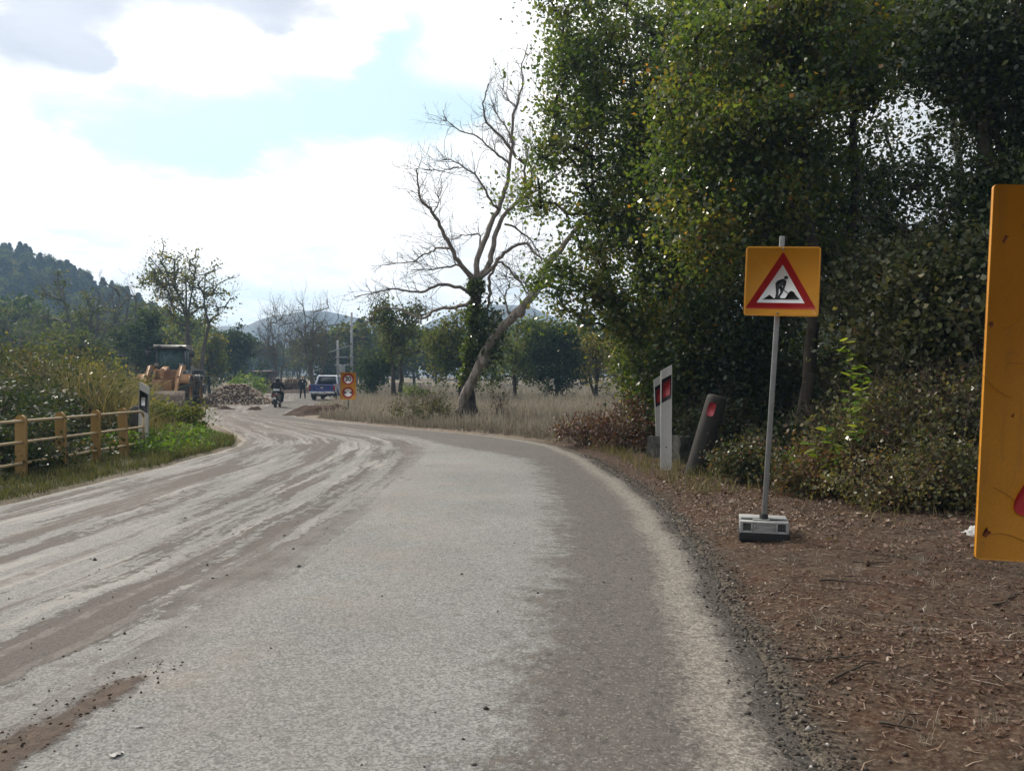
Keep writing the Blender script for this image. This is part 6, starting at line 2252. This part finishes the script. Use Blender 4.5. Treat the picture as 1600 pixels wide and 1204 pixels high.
def scooter_and_rider():
    d = 39.0
    x = (433.5 - 800) / F * d
    z = .02
    GR = plain('scooter_grey_paint', (.10, .10, .105), .4, 0, .5, .15, 4, ((.20, .17, .14), .6))
    DK = plain('scooter_black', (.015, .015, .016), .5)
    CHR = plain('scooter_chrome', (.5, .5, .5), .25, .8)
    LR = plain('scooter_lamp_red', (.34, .02, .015), .25)
    PL = plain('scooter_plate', (.58, .58, .56), .5)
    o = thing('motor_scooter', 'grey motor scooter seen from behind, riding away along the dirt road', 'motor scooter', (x, d, z), (0, R(1.5), R(6)))
    o.scale = (.9, .9, .9)
    for y in (-.62, .66):
        t = Geo()
        t.lathe([(.17, -.045), (.24, -.055), (.272, -.035), (.28, 0), (.272, .035), (.24, .055), (.17, .045)], n=26, axis='x')
        w = thing_part('wheel', o, (0, y, .28))
        obj('tyre', t, TYRE, w, True)
        obj('rim', Geo().lathe([(.001, -.04), (.06, -.05), (.07, -.02), (.17, -.04), (.17, .04), (.07, .02), (.06, .05), (.001, .04)], n=20, axis='x'), CHR, w, True)
    b = Geo().prism([(-.85, .60), (-.90, .72), (-.35, .78), (-.05, .72), (.02, .32), (.30, .28), (.38, .62), (.50, .98), (.42, 1.0), (.30, .70), (.22, .36), (-.02, .40), (-.25, .46), (-.6, .50)], -.17, .17, 'x')
    obj('body', b, GR, o, bevel=.04)
    obj('seat', Geo().prism([(-.80, .73), (-.84, .80), (-.4, .84), (-.08, .80), (-.02, .73)], -.15, .15, 'x'), DK, o, bevel=.03)
    obj('front_fork', Geo().cyl((-.06, .66, .28), (-.05, .46, .95), .025).cyl((.06, .66, .28), (.05, .46, .95), .025).cyl((0, .46, .9), (0, .42, 1.08), .03), CHR, o, True)
    hb = Geo().tube([(-.36, .30, 1.02), (-.2, .40, 1.06), (0, .42, 1.06), (.2, .40, 1.06), (.36, .30, 1.02)], .016, 8)
    obj('handlebar', hb, DK, o, True)
    for s in (-1, 1):
        obj('mirror', Geo().tube([(s * .24, .38, 1.06), (s * .34, .36, 1.24)], .008, 5).ball((s * .36, .36, 1.27), (.075, .02, .05), 10), DK, o)
        obj('turn_signal', Geo().ball((s * .15, -.86, .66), (.05, .03, .03), 8), LR, o)
    obj('tail_light', Geo().box((0, -.905, .70), (.18, .04, .07)), LR, o, bevel=.01)
    obj('number_plate', Geo().box((0, -.93, .50), (.19, .012, .19), rot=(.2, 0, 0)), PL, o)
    obj('rear_mudguard', Geo().prism([(-.88, .60), (-.95, .40), (-.92, .38), (-.78, .58)], -.07, .07, 'x'), DK, o)
    obj('engine', Geo().box((-.06, -.42, .32), (.24, .5, .2)).cyl((-.17, -.62, .28), (.0, -.62, .28), .1), DK, o, bevel=.02)
    obj('exhaust', Geo().tube([(.12, -.2, .25), (.16, -.45, .26), (.17, -.85, .34)], [.03, .055, .06], 10), CHR, o, True)
    obj('headlight', Geo().ball((0, .50, .92), (.09, .07, .09), 12), PL, o)
    # rider
    r_ = thing('person', 'rider in black with a white panel across the lower back, on the scooter', 'person', (x, d, z), (0, R(1.5), R(6)))
    r_.scale = (.9, .9, .9)
    V = [(0, -.34, .90), (0, -.32, 1.05), (0, -.25, 1.22), (0, -.20, 1.36), (0, -.17, 1.43),
         (-.13, -.28, .88), (-.25, .16, .80), (-.23, .12, .40), (-.23, .24, .33),
         (.13, -.28, .88), (.25, .16, .80), (.23, .12, .40), (.23, .24, .33),
         (-.20, -.20, 1.36), (-.34, -.02, 1.16), (-.34, .22, 1.05), (-.34, .31, 1.03),
         (.20, -.20, 1.36), (.34, -.02, 1.16), (.34, .22, 1.05), (.34, .31, 1.03)]
    E_ = [(0, 1), (1, 2), (2, 3), (3, 4), (0, 5), (5, 6), (6, 7), (7, 8), (0, 9), (9, 10), (10, 11), (11, 12), (3, 13), (13, 14), (14, 15), (15, 16), (3, 17), (17, 18), (18, 19), (19, 20)]
    Rr = [(.20, .17), (.20, .15), (.215, .15), (.18, .13), .07, .125, .095, .07, .055, .125, .095, .07, .055, .09, .07, .05, .045, .09, .07, .05, .045]
    skin('body', V, E_, Rr, BLACK_CLOTH, r_)
    for s in (-1, 1):
        fg = Geo()
        for k in range(4):
            fg.tube([(s * (.30 + .022 * k), .33, 1.045), (s * (.30 + .022 * k), .365, 1.03), (s * (.30 + .022 * k), .355, 1.0), (s * (.30 + .022 * k), .325, .998)], .0095, 6)
        fg.tube([(s * .29, .31, 1.03), (s * .275, .325, 1.0), (s * .285, .345, .99)], .010, 6)
        obj('gloved_fingers', fg, BLACK_CLOTH, r_, True)
    hl = obj('helmet', Geo().ball((0, -.13, 1.555), (.135, .155, .145), 20), DK, r_, True)
    obj('helmet_highlight', Geo().ball((0, -.145, 1.60), (.10, .12, .112), 16), GREY_HAIR, hl, True)  # grey cap modelled as the highlight on the black helmet
    obj('visor', Geo().ball((0, -.03, 1.55), (.11, .07, .07), 12), DK, hl, True)
    X, Z = np.meshgrid(np.linspace(-.17, .17, 14), np.linspace(.94, 1.06, 6))
    Y = -.335 - .155 * np.sqrt(np.clip(1 - (X / .225) ** 2, 0, 1)) + (Z - .94) * .10
    gg = Geo().grid(X, Y, Z)
    gg.grid(X, Y + .03, Z)
    obj('white_back_panel', gg, WHITE_CLOTH, r_, True)


def poles_and_shed():
    d = 72.0
    x = (540 - 800) / F * d
    GREY = plain('pole_grey', (.30, .31, .32), .7, 0, .3, .2)
    o = thing('pole_frame', 'pair of pale utility poles with cross bars behind the pickup truck', 'utility pole', (x, d, base_at(x, d)))
    z0 = base_at(x, d)
    tz = lambda py: EYE + (HOR - py) / F * d - z0
    tx = lambda px: (px - 540) / F * d
    obj('tall_pole', Geo().cyl((tx(549.5), 0, -.3), (tx(549.5), 0, tz(488)), .13, .09, 10), GREY, o, True)
    obj('short_pole', Geo().cyl((tx(528), 0, -.3), (tx(528), 0, tz(531)), .13, .10, 10), GREY, o, True)
    for py in (558, 570):
        obj('cross_bar', Geo().box(((tx(528) + tx(549.5)) / 2, -.1, tz(py)), (tx(549.5) - tx(528) + .5, .1, .12)), GREY, o)
    obj('slant_bar', Geo().tube([(tx(513), -.1, tz(551)), (tx(528), -.1, tz(546)), (tx(546), -.1, tz(540))], .05, 6), GREY, o)
    obj('transformer_box', Geo().box((tx(535), -.2, tz(578)), (.5, .5, .9)), GREY, o, bevel=.04)
    # low hut
    d = 92.0
    x = (414 - 800) / F * d
    WALL = plain('hut_wall', (.16, .125, .10), .9, 0, .2, .25, 2)
    RUST = plain('hut_roof', (.14, .10, .085), .8, 0, .3, .3, 2)
    h = thing('hut', 'low brown hut with a flat roof half lost among the trees behind the rubble heap', 'hut', (x, d, base_at(x, d)))
    obj('wall', Geo().box((0, 0, .9), (2.2, 2.2, 1.9)), WALL, h)
    obj('roof', Geo().box((0, -.1, 1.95), (2.8, 2.8, .14), rot=(.05, 0, 0)), RUST, h)
    obj('door', Geo().box((.4, -1.12, .8), (.7, .06, 1.5)), SIGN_BLACK, h)


loader()
pickup()
person_standing()
scooter_and_rider()
poles_and_shed()


# ------------------------------------------------------------------ air
def haze():
    m = bpy.data.materials.new('haze_air')
    m.use_nodes = True
    nt = m.node_tree
    nt.nodes.clear()
    v = nt.nodes.new('ShaderNodeVolumePrincipled')
    v.inputs['Color'].default_value = (.45, .70, 1.0, 1)
    v.inputs['Density'].default_value = HAZE
    v.inputs['Anisotropy'].default_value = 0.2
    o = nt.nodes.new('ShaderNodeOutputMaterial')
    nt.links.new(v.outputs[0], o.inputs['Volume'])
    g = Geo().box((0, 430, 44), (1560, 1080, 96))
    obj('haze', g, m, kind='stuff')


HAZE = 0.00085
haze()
